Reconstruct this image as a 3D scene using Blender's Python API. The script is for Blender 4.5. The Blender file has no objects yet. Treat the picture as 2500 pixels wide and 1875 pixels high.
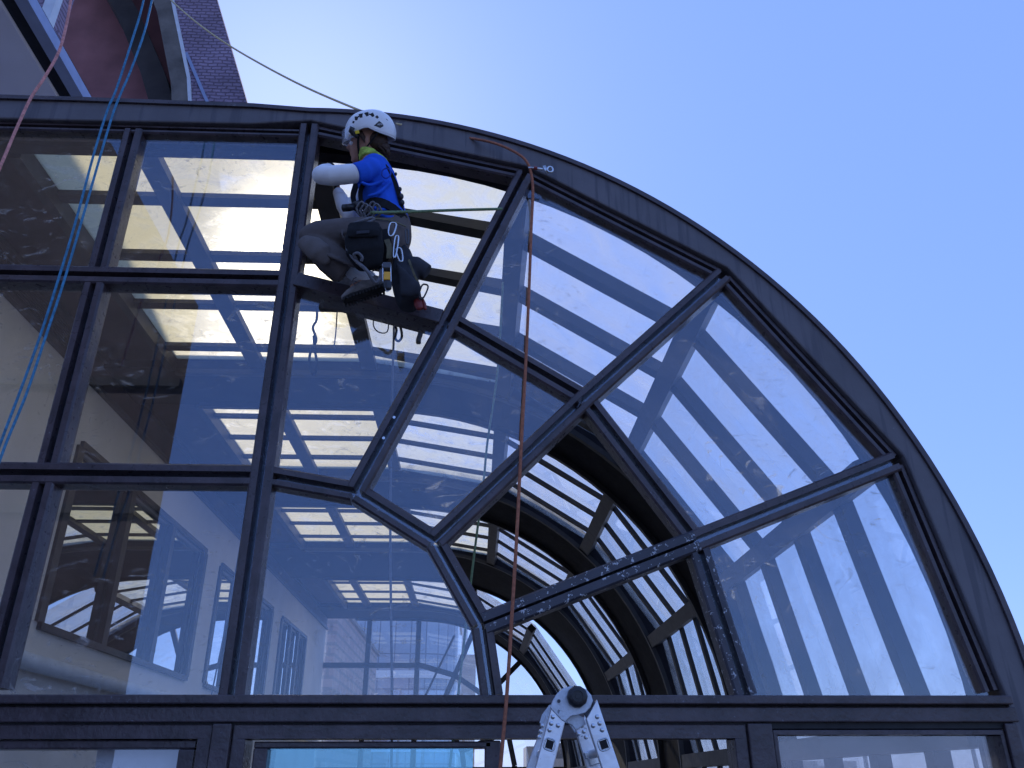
import bpy, bmesh, math, random
from mathutils import Vector, Matrix, Quaternion
random.seed(7)
SC = bpy.context.scene
COL = SC.collection
S = 1.2            # one fan unit in metres
OZ = 1.924         # height of the arch's springing line above the terrace

def U(x, y, z): return Vector((S * x, S * y, S * z + OZ))

# ------------------------------------------------------------------ camera
PITCH, YAW, ROLL, FPX = .4494, .0421, -.003, 2019.82
CAMU = Vector((.9375, -3.4471, -.1867))
fw = Vector((math.sin(YAW) * math.cos(PITCH), math.cos(YAW) * math.cos(PITCH), math.sin(PITCH)))
rt0 = Vector((math.cos(YAW), -math.sin(YAW), 0)); up0 = rt0.cross(fw)
rt = math.cos(ROLL) * rt0 + math.sin(ROLL) * up0
upv = -math.sin(ROLL) * rt0 + math.cos(ROLL) * up0
cam = bpy.data.cameras.new('camera'); camo = bpy.data.objects.new('camera', cam); COL.objects.link(camo)
cam.sensor_width = 36; cam.lens = 36 * FPX / 2500; cam.clip_start = .05; cam.clip_end = 3000
M3 = Matrix((rt, upv, -fw)).transposed()
camo.matrix_world = Matrix.Translation(U(*CAMU)) @ M3.to_4x4()
SC.camera = camo

def ray(px, py): return fw + rt * ((px - 1250) / FPX) - upv * ((py - 937.5) / FPX)
def B(px, py, Y):
    """point of the place that lies on the plane at depth Y (fan units behind the facade), in metres"""
    d = ray(px, py); t = (Y - CAMU.y) / d.y
    return U(*(CAMU + d * t))
def BU(px, py, Y):
    d = ray(px, py); t = (Y - CAMU.y) / d.y
    return CAMU + d * t

# ------------------------------------------------------------------ sky and sun
SUN_EL, SUN_AZ = math.radians(41.5), math.radians(-16.3)   # azimuth from +Y towards +X
w = bpy.data.worlds.new('World'); SC.world = w; w.use_nodes = True
nt = w.node_tree; nt.nodes.clear()
sky = nt.nodes.new('ShaderNodeTexSky'); sky.sky_type = 'NISHITA'; sky.sun_disc = False
sky.sun_elevation = SUN_EL; sky.sun_rotation = SUN_AZ
sky.air_density = 1.0; sky.dust_density = .5; sky.ozone_density = 3.0; sky.altitude = 50
hs = nt.nodes.new('ShaderNodeMix'); hs.data_type = 'RGBA'; hs.blend_type = 'MULTIPLY'; hs.inputs[0].default_value = 1
hs.inputs[7].default_value = (.80, .86, 1.12, 1)
bg = nt.nodes.new('ShaderNodeBackground'); bg.inputs[1].default_value = .12
wo = nt.nodes.new('ShaderNodeOutputWorld')
nt.links.new(sky.outputs[0], hs.inputs[6]); mxs = nt.nodes.new('ShaderNodeMix'); mxs.data_type = 'RGBA'; mxs.inputs[0].default_value = .73; mxs.inputs[7].default_value = (1.08, 1.85, 4.5, 1)
nt.links.new(hs.outputs[2], mxs.inputs[6]); nt.links.new(mxs.outputs[2], bg.inputs[0]); nt.links.new(bg.outputs[0], wo.inputs[0])
sl = bpy.data.lights.new('sun', 'SUN'); sl.energy = 2.5; sl.angle = math.radians(.5); sl.color = (1, .94, .84)
so = bpy.data.objects.new('sun', sl); COL.objects.link(so)
sd = Vector((math.sin(SUN_AZ) * math.cos(SUN_EL), math.cos(SUN_AZ) * math.cos(SUN_EL), math.sin(SUN_EL)))
so.rotation_euler = sd.to_track_quat('Z', 'Y').to_euler(); so.location = U(0, 0, 12)
SC.view_settings.view_transform = 'Standard'; SC.view_settings.look = 'None'
SC.view_settings.exposure = 1.0; SC.view_settings.gamma = 1; SC.view_settings.use_curve_mapping = False
SC.render.engine = 'CYCLES'
SC.cycles.max_bounces = 10; SC.cycles.transparent_max_bounces = 40
SC.cycles.diffuse_bounces = 4; SC.cycles.glossy_bounces = 4
SC.cycles.use_denoising = True

# ------------------------------------------------------------------ materials
MATS = {}
def new_mat(name):
    m = bpy.data.materials.new(name); m.use_nodes = True; m.node_tree.nodes.clear()
    MATS[name] = m
    return m, m.node_tree
def N(nt, t, **k):
    n = nt.nodes.new(t)
    for a, v in k.items(): setattr(n, a, v)
    return n
def noise(nt, scale, detail=4, vec=None, rough=.55, dist=0):
    n = N(nt, 'ShaderNodeTexNoise'); n.inputs['Scale'].default_value = scale; n.inputs['Detail'].default_value = detail
    n.inputs['Roughness'].default_value = rough; n.inputs['Distortion'].default_value = dist
    if vec is None:
        g = N(nt, 'ShaderNodeNewGeometry'); vec = g.outputs['Position']
    nt.links.new(vec, n.inputs['Vector']); return n
def scaled(nt, sx, sy, sz):
    g = N(nt, 'ShaderNodeNewGeometry'); mp = N(nt, 'ShaderNodeMapping'); mp.inputs['Scale'].default_value = (sx, sy, sz)
    nt.links.new(g.outputs['Position'], mp.inputs['Vector']); return mp.outputs[0]
def ramp(nt, src, stops):
    r = N(nt, 'ShaderNodeValToRGB'); e = r.color_ramp.elements
    e[0].position, e[0].color = stops[0]; e[1].position, e[1].color = stops[1]
    for p, c_ in stops[2:]:
        x = e.new(p); x.color = c_
    nt.links.new(src, r.inputs[0]); return r.outputs[0]
def g3(v, a=1): return (v, v, v, a)
def mixc(nt, fac, a, b):
    m = N(nt, 'ShaderNodeMix', data_type='RGBA')
    for s_, i in ((fac, 0), (a, 6), (b, 7)):
        if hasattr(s_, 'is_linked'): nt.links.new(s_, m.inputs[i])
        else: m.inputs[i].default_value = s_ if i == 0 else (*s_[:3], 1)
    return m.outputs[2]
def paint(name, col, rough=.45, var=.25, metallic=0, nscale=6, bump=.15, bscale=60, chips=None, spec=.5, streak=None):
    m, nt = new_mat(name)
    p = N(nt, 'ShaderNodeBsdfPrincipled'); o = N(nt, 'ShaderNodeOutputMaterial')
    n1 = noise(nt, nscale, 6)
    f = ramp(nt, n1.outputs[0], [(.3, g3(0)), (.7, g3(1))])
    c0 = [max(0, v * (1 - var)) for v in col]; c1 = [min(1, v * (1 + var)) for v in col]
    c = mixc(nt, f, c0, c1)
    if streak:
        n3 = noise(nt, 1, 4, scaled(nt, 22, 22, 1.2)); f3 = ramp(nt, n3.outputs[0], [(.52, g3(0)), (.62, g3(1))])
        c = mixc(nt, f3, c, streak)
    if chips:
        thr, cc = chips
        n2 = noise(nt, 38, 3, rough=.7); f2 = ramp(nt, n2.outputs[0], [(thr, g3(0)), (thr + .02, g3(1))])
        c = mixc(nt, f2, c, cc)
    nt.links.new(c, p.inputs['Base Color'])
    p.inputs['Metallic'].default_value = metallic; p.inputs['Specular IOR Level'].default_value = spec
    nr = noise(nt, nscale * 3, 4)
    rr = N(nt, 'ShaderNodeMapRange'); rr.inputs[3].default_value = max(.05, rough - .12); rr.inputs[4].default_value = min(1, rough + .12)
    nt.links.new(nr.outputs[0], rr.inputs[0]); nt.links.new(rr.outputs[0], p.inputs['Roughness'])
    if bump:
        b = N(nt, 'ShaderNodeBump'); b.inputs['Strength'].default_value = bump; b.inputs['Distance'].default_value = .004
        nb = noise(nt, bscale, 5); nt.links.new(nb.outputs[0], b.inputs['Height']); nt.links.new(b.outputs[0], p.inputs['Normal'])
    nt.links.new(p.outputs[0], o.inputs[0]); return m

def glass(name, refl, rcol, dirt, dcol, dscale=3, tint=(1, 1, 1), trans=.6, power=3.0, lo=.35, hi=.75, base=None, smudge=.0, fwd=0, coef=.75):
    """thin glass: see-through with a mirror layer and a coat of dirt"""
    m, nt = new_mat(name)
    o = N(nt, 'ShaderNodeOutputMaterial')
    tr = N(nt, 'ShaderNodeBsdfTransparent'); tr.inputs[0].default_value = (*tint, 1)
    gl = N(nt, 'ShaderNodeBsdfGlossy'); gl.inputs[0].default_value = (*rcol, 1); gl.inputs['Roughness'].default_value = .006
    lw = N(nt, 'ShaderNodeLayerWeight'); lw.inputs[0].default_value = .5
    pw = N(nt, 'ShaderNodeMath', operation='POWER'); pw.inputs[1].default_value = power; nt.links.new(lw.outputs['Facing'], pw.inputs[0])
    ma = N(nt, 'ShaderNodeMath', operation='MULTIPLY_ADD'); ma.inputs[1].default_value = coef; ma.inputs[2].default_value = refl
    ma.use_clamp = True; nt.links.new(pw.outputs[0], ma.inputs[0])
    m1 = N(nt, 'ShaderNodeMixShader'); nt.links.new(ma.outputs[0], m1.inputs[0]); nt.links.new(tr.outputs[0], m1.inputs[1]); nt.links.new(gl.outputs[0], m1.inputs[2])
    df = N(nt, 'ShaderNodeBsdfDiffuse'); df.inputs[0].default_value = (*dcol, 1)
    tl = N(nt, 'ShaderNodeBsdfTranslucent'); tl.inputs[0].default_value = (*dcol, 1)
    m2 = N(nt, 'ShaderNodeMixShader'); m2.inputs[0].default_value = trans
    nt.links.new(df.outputs[0], m2.inputs[1]); nt.links.new(tl.outputs[0], m2.inputs[2])
    n1 = noise(nt, dscale, 8, rough=.65, dist=.6)
    f = ramp(nt, n1.outputs[0], [(lo, g3(.25)), (hi, g3(1))])
    n2 = noise(nt, 55, 4, rough=.75); f2 = ramp(nt, n2.outputs[0], [(.60, g3(1)), (.70, g3(.72))])
    mm = N(nt, 'ShaderNodeMath', operation='MULTIPLY'); nt.links.new(f, mm.inputs[0]); nt.links.new(f2, mm.inputs[1])
    m4 = N(nt, 'ShaderNodeMath', operation='MULTIPLY'); m4.use_clamp = True; m4.inputs[1].default_value = dirt; nt.links.new(mm.outputs[0], m4.inputs[0])
    if smudge:
        n3 = noise(nt, 1, 7, scaled(nt, 5, 5, 9), rough=.7, dist=2.8); f3 = ramp(nt, n3.outputs[0], [(.575, g3(0)), (.66, g3(1))])
        n5 = noise(nt, .9, 2); f5 = ramp(nt, n5.outputs[0], [(.42, g3(0)), (.6, g3(1))])
        n6 = noise(nt, 1, 2, scaled(nt, 60, 60, 7), dist=1.2); f6 = ramp(nt, n6.outputs[0], [(.73, g3(0)), (.76, g3(.8))])
        a1 = N(nt, 'ShaderNodeMath', operation='ADD'); nt.links.new(f3, a1.inputs[0]); nt.links.new(f6, a1.inputs[1])
        a2 = N(nt, 'ShaderNodeMath', operation='MULTIPLY'); nt.links.new(a1.outputs[0], a2.inputs[0]); nt.links.new(f5, a2.inputs[1])
        ad = N(nt, 'ShaderNodeMath', operation='MULTIPLY_ADD'); ad.use_clamp = True; ad.inputs[1].default_value = smudge
        nt.links.new(a2.outputs[0], ad.inputs[0]); nt.links.new(m4.outputs[0], ad.inputs[2]); m4 = ad
    if fwd:
        rf = N(nt, 'ShaderNodeBsdfRefraction'); rf.inputs['IOR'].default_value = 1.14; rf.inputs['Roughness'].default_value = .5; rf.inputs[0].default_value = (1, .97, .9, 1)
        m5 = N(nt, 'ShaderNodeMixShader'); m5.inputs[0].default_value = fwd
        nt.links.new(m2.outputs[0], m5.inputs[1]); nt.links.new(rf.outputs[0], m5.inputs[2]); m2 = m5
    m3 = N(nt, 'ShaderNodeMixShader'); nt.links.new(m4.outputs[0], m3.inputs[0]); nt.links.new(m1.outputs[0], m3.inputs[1]); nt.links.new(m2.outputs[0], m3.inputs[2])
    nt.links.new(m3.outputs[0], o.inputs[0]); return m

paint('frame', (.070, .052, .058), .30, .35, nscale=9, bump=.6, bscale=45, chips=(.70, (.17, .16, .19)))
paint('frame_worn', (.045, .042, .056), .36, .3, bump=.4, bscale=80, chips=(.615, (.50, .52, .55)))
paint('fascia', (.125, .113, .122), .5, .16, nscale=3, bump=.3, bscale=40, streak=(.085, .078, .09), chips=(.70, (.20, .19, .20)))
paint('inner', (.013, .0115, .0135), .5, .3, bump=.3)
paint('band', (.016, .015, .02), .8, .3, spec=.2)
paint('purlin', (.045, .040, .040), .5, .3, bump=.2)
paint('gasket', (.012, .012, .014), .6, .2)
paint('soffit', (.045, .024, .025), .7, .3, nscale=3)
paint('pale_wall', (.72, .70, .66), .8, .10, nscale=1.2, bump=.1)
paint('concrete', (.14, .125, .11), .9, .5, nscale=2.2, bump=.6, bscale=25)
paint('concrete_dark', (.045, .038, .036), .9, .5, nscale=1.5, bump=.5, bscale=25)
paint('maroon', (.27, .115, .115), .9, .22, nscale=1.6, bump=.4, bscale=30)
paint('grey_panel', (.74, .77, .92), .7, .06, nscale=1.2, bump=.2)
paint('blue_beam', (.26, .32, .50), .5, .1)
paint('white_trim', (.62, .66, .7), .5, .1)
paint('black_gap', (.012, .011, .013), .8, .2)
paint('deck', (.22, .21, .2), .85, .2, nscale=2)
paint('ground', (.28, .27, .25), .9, .3, nscale=.05)
paint('stone', (.40, .34, .28), .85, .2, nscale=.6)
paint('dark_stone', (.13, .12, .12), .85, .3, nscale=.6)
paint('leaf', (.05, .09, .03), .7, .4, nscale=3)
paint('bark', (.08, .06, .045), .9, .3)
paint('aluminium', (.70, .73, .78), .34, .12, metallic=.75, nscale=14, bump=.25, bscale=35, chips=(.70, (.32, .34, .38)))
paint('steel', (.62, .65, .68), .25, .08, metallic=.9, bump=.05)
paint('hinge_metal', (.56, .60, .66), .45, .15, metallic=.6, nscale=18, bump=.5, bscale=70, chips=(.66, (.22, .24, .28)))
paint('black_plastic', (.02, .02, .024), .4, .2, bump=.1)
paint('dark_plastic', (.07, .075, .09), .5, .2, bump=.1)
paint('shirt', (.022, .11, .62), .85, .16, nscale=9, bump=.5, bscale=14, spec=.2)
paint('emblem', (.014, .06, .42), .85, .2)
paint('white_fabric', (.88, .89, .92), .85, .06, nscale=12, bump=.5, bscale=22, spec=.2)
paint('trousers', (.125, .105, .10), .9, .18, nscale=11, bump=.6, bscale=20, spec=.2)
paint('knee_pad', (.15, .128, .12), .9, .1, nscale=30, bump=.4, bscale=150, spec=.2)
paint('black_fabric', (.012, .012, .014), .85, .3, nscale=20, bump=.4, bscale=60, spec=.25)
paint('grey_fabric', (.038, .040, .05), .85, .3, nscale=9, bump=.8, bscale=12, spec=.25)
paint('skin', (.38, .19, .13), .55, .1, nscale=14, bump=.15)
paint('hair', (.05, .026, .018), .7, .4, nscale=40, bump=.9, bscale=70)
paint('helmet', (.88, .89, .90), .3, .03, bump=.0)
paint('visor', (.45, .47, .5), .2, .2, bump=.1)
paint('yellow', (.85, .62, .03), .5, .1)
paint('amber', (.85, .42, .03), .5, .1)
paint('red', (.22, .025, .025), .45, .15)
paint('gaiter', (.36, .5, .08), .9, .5, nscale=30, bump=.5)
paint('strap', (.14, .125, .075), .85, .3, nscale=25, bump=.3)
paint('shoe', (.23, .215, .21), .85, .35, nscale=30, bump=.5)
paint('sole', (.02, .019, .02), .8, .2)
paint('rope_blue', (.06, .25, .42), .8, .35, nscale=60, bump=.8, bscale=160)
paint('rope_pink', (.72, .30, .26), .8, .3, nscale=60, bump=.8, bscale=160)
paint('rope_red', (.40, .14, .075), .8, .3, nscale=60, bump=.8, bscale=160)
paint('rope_yellow', (.62, .52, .30), .8, .3, nscale=60, bump=.8, bscale=160)
paint('rope_green', (.17, .25, .13), .8, .4, nscale=60, bump=.8, bscale=160)
paint('rope_grey', (.16, .16, .18), .8, .3, nscale=60, bump=.8, bscale=160)
glass('facade_glass', .094, (.68, .80, 1.0), .03, (.7, .72, .75), 2.2, smudge=.36, coef=.06)
glass('door_glass', .22, (.5, .85, 1.0), .04, (.6, .75, .85), 2.2, tint=(.6, .88, 1.0))
glass('dusty_glass', .12, (.8, .85, 1.0), .28, (.6, .62, .65), 1.5)
glass('roof_glass', .04, (.8, .85, 1), .86, (.74, .68, .47), 4.5, trans=.9, lo=.2, hi=.5, smudge=-.4, fwd=.06)
glass('crown_glass', .04, (.8, .88, 1), .60, (.80, .77, .62), 3.5, trans=.85, lo=.3, hi=.6, smudge=-.45)
glass('side_glass', .04, (.8, .88, 1), .36, (.80, .77, .70), 2.5, trans=.85, smudge=.18)
glass('visor_glass', .10, (.9, .92, 1), .35, (.7, .72, .78), 8)
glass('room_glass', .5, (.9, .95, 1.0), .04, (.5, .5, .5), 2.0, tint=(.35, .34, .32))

# shingles on the mansard
m, nt = new_mat('shingles')
p = N(nt, 'ShaderNodeBsdfPrincipled'); o = N(nt, 'ShaderNodeOutputMaterial'); g = N(nt, 'ShaderNodeNewGeometry')
sp = N(nt, 'ShaderNodeSeparateXYZ'); nt.links.new(g.outputs['Position'], sp.inputs[0])
cb = N(nt, 'ShaderNodeCombineXYZ'); nt.links.new(sp.outputs[0], cb.inputs[0]); nt.links.new(sp.outputs[2], cb.inputs[1])
bt = N(nt, 'ShaderNodeTexBrick'); bt.inputs['Scale'].default_value = 1; bt.inputs['Brick Width'].default_value = .15; bt.inputs['Row Height'].default_value = .07
bt.inputs['Mortar Size'].default_value = .012; bt.inputs['Mortar Smooth'].default_value = .6
bt.inputs['Color1'].default_value = (.38, .29, .40, 1); bt.inputs['Color2'].default_value = (.31, .235, .33, 1); bt.inputs['Mortar'].default_value = (.235, .17, .235, 1)
nn = noise(nt, 5, 4); dd = N(nt, 'ShaderNodeVectorMath', operation='MULTIPLY_ADD'); dd.inputs[1].default_value = (.10, .07, 0)
nt.links.new(nn.outputs['Color'], dd.inputs[0]); nt.links.new(cb.outputs[0], dd.inputs[2]); nt.links.new(dd.outputs[0], bt.inputs['Vector'])
ns = noise(nt, 1.3, 5); vv = ramp(nt, ns.outputs[0], [(.3, g3(.62)), (.7, g3(1))]); mu = N(nt, 'ShaderNodeMix', data_type='RGBA', blend_type='MULTIPLY'); mu.inputs[0].default_value = 1; nt.links.new(bt.outputs[0], mu.inputs[6]); nt.links.new(vv, mu.inputs[7]); nt.links.new(mu.outputs[2], p.inputs['Base Color']); p.inputs['Roughness'].default_value = .9
bp = N(nt, 'ShaderNodeBump'); bp.inputs['Strength'].default_value = 1; bp.inputs['Distance'].default_value = .03; bp.invert = True
nt.links.new(bt.outputs['Fac'], bp.inputs['Height']); nt.links.new(bp.outputs[0], p.inputs['Normal']); nt.links.new(p.outputs[0], o.inputs[0])

def grid_mat(name, c1, c2, line, bw, rh, rough=.3, metal=0, mort=.03, axis='xz', offset=0.0):
    m, nt = new_mat(name)
    p = N(nt, 'ShaderNodeBsdfPrincipled'); o = N(nt, 'ShaderNodeOutputMaterial'); g = N(nt, 'ShaderNodeNewGeometry')
    sp = N(nt, 'ShaderNodeSeparateXYZ'); nt.links.new(g.outputs['Position'], sp.inputs[0])
    ad = N(nt, 'ShaderNodeMath', operation='ADD'); nt.links.new(sp.outputs[0], ad.inputs[0])
    nt.links.new(sp.outputs[1], ad.inputs[1])
    cb = N(nt, 'ShaderNodeCombineXYZ'); nt.links.new(ad.outputs[0] if axis == 'sum' else sp.outputs[0 if axis == 'xz' else 1], cb.inputs[0]); nt.links.new(sp.outputs[2], cb.inputs[1])
    bt = N(nt, 'ShaderNodeTexBrick'); bt.offset = offset; bt.inputs['Scale'].default_value = 1; bt.inputs['Brick Width'].default_value = bw; bt.inputs['Row Height'].default_value = rh
    bt.inputs['Mortar Size'].default_value = mort
    for k_, c_ in (('Color1', c1), ('Color2', c2), ('Mortar', line)): bt.inputs[k_].default_value = (*c_, 1)
    nt.links.new(cb.outputs[0], bt.inputs['Vector']); nt.links.new(bt.outputs[0], p.inputs['Base Color'])
    p.inputs['Roughness'].default_value = rough; p.inputs['Metallic'].default_value = metal
    nt.links.new(p.outputs[0], o.inputs[0]); return m
grid_mat('brick', (.36, .28, .24), (.30, .22, .19), (.2, .18, .16), 1.4, .55, .9, mort=.09, axis='sum', offset=.5)
grid_mat('curtain_wall', (.30, .36, .44), (.20, .25, .33), (.10, .12, .16), 1.6, 3.4, .12, .3, .07, 'sum')
grid_mat('deck_tiles', (.52, .50, .47), (.47, .45, .43), (.1, .1, .1), .6, .6, .85, 0, .01, 'xz')

# ------------------------------------------------------------------ mesh helpers
class MB:
    """collects shapes in metres; build() links them as one mesh object"""
    def __init__(self): self.v = []; self.f = []
    def add(self, vs, fs):
        n = len(self.v); self.v += [Vector(a) for a in vs]; self.f += [tuple(i + n for i in f) for f in fs]; return self
    def box(self, a, b):          # fan units
        (x0, y0, z0), (x1, y1, z1) = a, b
        vs = [U(x, y, z) for z in (z0, z1) for y in (y0, y1) for x in (x0, x1)]
        return self.add(vs, [(0, 2, 3, 1), (4, 5, 7, 6), (0, 1, 5, 4), (2, 6, 7, 3), (0, 4, 6, 2), (1, 3, 7, 5)])
    def obox(self, c, ax, ay, az):   # metres, half axes
        vs = [c + ax * i + ay * j + az * k for k in (-1, 1) for j in (-1, 1) for i in (-1, 1)]
        return self.add(vs, [(0, 2, 3, 1), (4, 5, 7, 6), (0, 1, 5, 4), (2, 6, 7, 3), (0, 4, 6, 2), (1, 3, 7, 5)])
    def prism(self, poly, y0, y1):   # poly of (x,z) fan units
        n = len(poly); vs = [U(x, y0, z) for x, z in poly] + [U(x, y1, z) for x, z in poly]
        fs = [tuple(range(n)), tuple(range(2 * n - 1, n - 1, -1))]
        fs += [(i, i + n, (i + 1) % n + n, (i + 1) % n) for i in range(n)]
        return self.add(vs, fs)
    def strip(self, inner, outer, y0, y1):  # band between two open polylines (x,z)
        n = len(inner); vs = []
        for a, b in zip(inner, outer):
            vs += [U(a[0], y0, a[1]), U(b[0], y0, b[1]), U(b[0], y1, b[1]), U(a[0], y1, a[1])]
        fs = []
        for i in range(n - 1):
            q = 4 * i
            for k in range(4): fs.append((q + k, q + (k + 1) % 4, q + 4 + (k + 1) % 4, q + 4 + k))
        fs += [(3, 2, 1, 0), (4 * n - 4, 4 * n - 3, 4 * n - 2, 4 * n - 1)]
        return self.add(vs, fs)
    def bar(self, P, Q, prof, e0=0, e1=0):
        """glazing bar in the facade plane from P to Q (x,z); prof = list of (across, depth)"""
        P = Vector((P[0], 0, P[1])); Q = Vector((Q[0], 0, Q[1])); t = (Q - P).normalized(); a = Vector((t.z, 0, -t.x))
        P = P + t * e0; Q = Q - t * e1
        n = len(prof); vs = []
        for X in (P, Q):
            for u, d in prof:
                k = X + a * u; vs.append(U(k.x, d, k.z))
        fs = [(i, (i + 1) % n, (i + 1) % n + n, i + n) for i in range(n)] + [tuple(range(n - 1, -1, -1)), tuple(range(n, 2 * n))]
        return self.add(vs, fs)
    def beam(self, a, b, wdt, hgt, upd=Vector((0, 0, 1))):   # metres
        t = (b - a).normalized(); s = t.cross(upd)
        if s.length < 1e-4: s = t.cross(Vector((0, 1, 0)))
        s.normalize(); n = s.cross(t)
        return self.obox((a + b) / 2, t * ((b - a).length / 2), s * wdt / 2, n * hgt / 2)
    def tube(self, pts, r, seg=8, caps=True):
        pts = [Vector(p_) for p_ in pts]; n = len(pts); rr = r if isinstance(r, (list, tuple)) else [r] * n
        t0 = (pts[1] - pts[0]).normalized(); nrm = t0.orthogonal().normalized(); vs = []
        for i in range(n):
            t = (pts[min(i + 1, n - 1)] - pts[max(i - 1, 0)]).normalized()
            nrm = (nrm - t * nrm.dot(t)).normalized(); bn = t.cross(nrm)
            for k in range(seg):
                an = 2 * math.pi * k / seg; vs.append(pts[i] + (nrm * math.cos(an) + bn * math.sin(an)) * rr[i])
        fs = [(i * seg + k, i * seg + (k + 1) % seg, (i + 1) * seg + (k + 1) % seg, (i + 1) * seg + k) for i in range(n - 1) for k in range(seg)]
        if caps: fs += [tuple(range(seg - 1, -1, -1)), tuple(range((n - 1) * seg, n * seg))]
        return self.add(vs, fs)
    def loft(self, pts, rads, seg=18, side=Vector((0, 1, 0)), dome=True):
        """elliptic limb; rads = (in picture plane, along depth)"""
        pts = [Vector(p_) for p_ in pts]; n = len(pts); rings = []; prev = side.copy()
        for i in range(n):
            t = (pts[min(i + 1, n - 1)] - pts[max(i - 1, 0)]).normalized()
            s = side - t * side.dot(t)
            if s.length < .35: s = prev - t * prev.dot(t)
            s.normalize(); prev = s; a = t.cross(s)
            ra, rb = rads[i] if isinstance(rads[i], (tuple, list)) else (rads[i], rads[i])
            rings.append((pts[i], t, a, s, ra, rb))
        full = []
        if dome:
            P, t, a, s, ra, rb = rings[0]; k0 = min(ra, rb)
            for ph in (80, 55, 28): c_ = math.cos(math.radians(ph)); full.append((P - t * k0 * math.sin(math.radians(ph)) * .8, t, a, s, ra * c_, rb * c_))
        full += rings
        if dome:
            P, t, a, s, ra, rb = rings[-1]; k0 = min(ra, rb)
            for ph in (28, 55, 80): c_ = math.cos(math.radians(ph)); full.append((P + t * k0 * math.sin(math.radians(ph)) * .8, t, a, s, ra * c_, rb * c_))
        vs = []
        for P, t, a, s, ra, rb in full:
            for k in range(seg):
                an = 2 * math.pi * k / seg; vs.append(P + a * ra * math.cos(an) + s * rb * math.sin(an))
        m_ = len(full)
        fs = [(i * seg + k, i * seg + (k + 1) % seg, (i + 1) * seg + (k + 1) % seg, (i + 1) * seg + k) for i in range(m_ - 1) for k in range(seg)]
        fs += [tuple(range(seg - 1, -1, -1)), tuple(range((m_ - 1) * seg, m_ * seg))]
        return self.add(vs, fs)
    def ball(self, c, rx, ry, rz, rot=None, su=18, sv=12, cut=None):
        vs = []; c = Vector(c)
        for j in range(sv + 1):
            ph = -math.pi / 2 + math.pi * j / sv
            for k in range(su):
                an = 2 * math.pi * k / su
                q_ = Vector((rx * math.cos(ph) * math.cos(an), ry * math.cos(ph) * math.sin(an), rz * math.sin(ph)))
                if rot: q_ = rot @ q_
                vs.append(c + q_)
        fs = [(j * su + k, j * su + (k + 1) % su, (j + 1) * su + (k + 1) % su, (j + 1) * su + k) for j in range(sv) for k in range(su)]
        return self.add(vs, fs)
    def cyl(self, a, b, r, seg=24): return self.tube([a, b], r, seg)
    def build(self, name, mat, parent=None, smooth=False, bevel=0, remesh=0, sm=0, auto=False):
        me = bpy.data.meshes.new(name)
        org = parent_world(parent) if parent else Vector()
        if parent is None and self.v:
            lo = Vector((min(v.x for v in self.v), min(v.y for v in self.v), min(v.z for v in self.v)))
            hi = Vector((max(v.x for v in self.v), max(v.y for v in self.v), max(v.z for v in self.v)))
            org = Vector(((lo.x + hi.x) / 2, (lo.y + hi.y) / 2, lo.z))
        me.from_pydata([v - org for v in self.v], [], self.f)
        bm = bmesh.new(); bm.from_mesh(me); bmesh.ops.remove_doubles(bm, verts=bm.verts, dist=1e-5)
        bmesh.ops.recalc_face_normals(bm, faces=bm.faces); bm.to_mesh(me); bm.free()
        ob = bpy.data.objects.new(name, me); COL.objects.link(ob)
        if parent: ob.parent = parent
        else: ob.location = org
        if remesh:
            md = ob.modifiers.new('r', 'REMESH'); md.mode = 'VOXEL'; md.voxel_size = remesh; md.use_smooth_shade = True
            if sm:
                ms = ob.modifiers.new('s', 'SMOOTH'); ms.factor = .5; ms.iterations = sm
        if bevel:
            mb = ob.modifiers.new('b', 'BEVEL'); mb.width = bevel; mb.segments = 2; mb.limit_method = 'ANGLE'; mb.angle_limit = math.radians(40)
        if remesh or bevel:
            dg = bpy.context.evaluated_depsgraph_get(); ev = ob.evaluated_get(dg)
            nm = bpy.data.meshes.new_from_object(ev); ob.modifiers.clear(); ob.data = nm; me = nm; me.name = name
        me.materials.clear(); me.materials.append(MATS[mat])
        if smooth or remesh:
            for p_ in me.polygons: p_.use_smooth = True
        if auto:
            try: me.set_sharp_from_angle(angle=math.radians(38))
            except Exception: pass
        return ob

def parent_world(o):
    v = Vector()
    while o: v += o.location; o = o.parent
    return v
def tag(o, label=None, cat=None, group=None, kind=None):
    if label: o['label'] = label
    if cat: o['category'] = cat
    if group: o['group'] = group
    if kind: o['kind'] = kind
    return o
def thing(name, label, cat, loc, group=None):
    o = bpy.data.objects.new(name, None); COL.objects.link(o); o.location = loc; o.empty_display_size = .1
    return tag(o, label, cat, group)
def smoothpts(pts, n=6):
    """Catmull-Rom through pts"""
    pts = [Vector(p_) for p_ in pts]; P = [pts[0] * 2 - pts[1]] + pts + [pts[-1] * 2 - pts[-2]]; out = []
    for i in range(1, len(P) - 2):
        for k in range(n):
            t = k / n; a, b, c_, d = P[i - 1], P[i], P[i + 1], P[i + 2]
            out.append(.5 * ((2 * b) + (c_ - a) * t + (2 * a - 5 * b + 4 * c_ - d) * t * t + (3 * b - a - 3 * c_ + d) * t ** 3))
    out.append(pts[-1]); return out

# ================================================================== SETTING
GZ = 0.0
gm = MB(); gm.add([(-900, -900, -24), (900, -900, -24), (900, 1200, -24), (-900, 1200, -24)], [(0, 1, 2, 3)])
tag(gm.build('ground', 'ground'), kind='structure')
tm = MB(); tm.add([(-30, -40, -.3), (26, -40, -.3), (26, 26, -.3), (-30, 26, -.3), (-30, -40, 0), (26, -40, 0), (26, 26, 0), (-30, 26, 0)],
                  [(0, 3, 2, 1), (4, 5, 6, 7), (0, 1, 5, 4), (1, 2, 6, 5), (2, 3, 7, 6), (3, 0, 4, 7)])
tag(tm.build('terrace', 'deck_tiles'), kind='structure')

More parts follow.
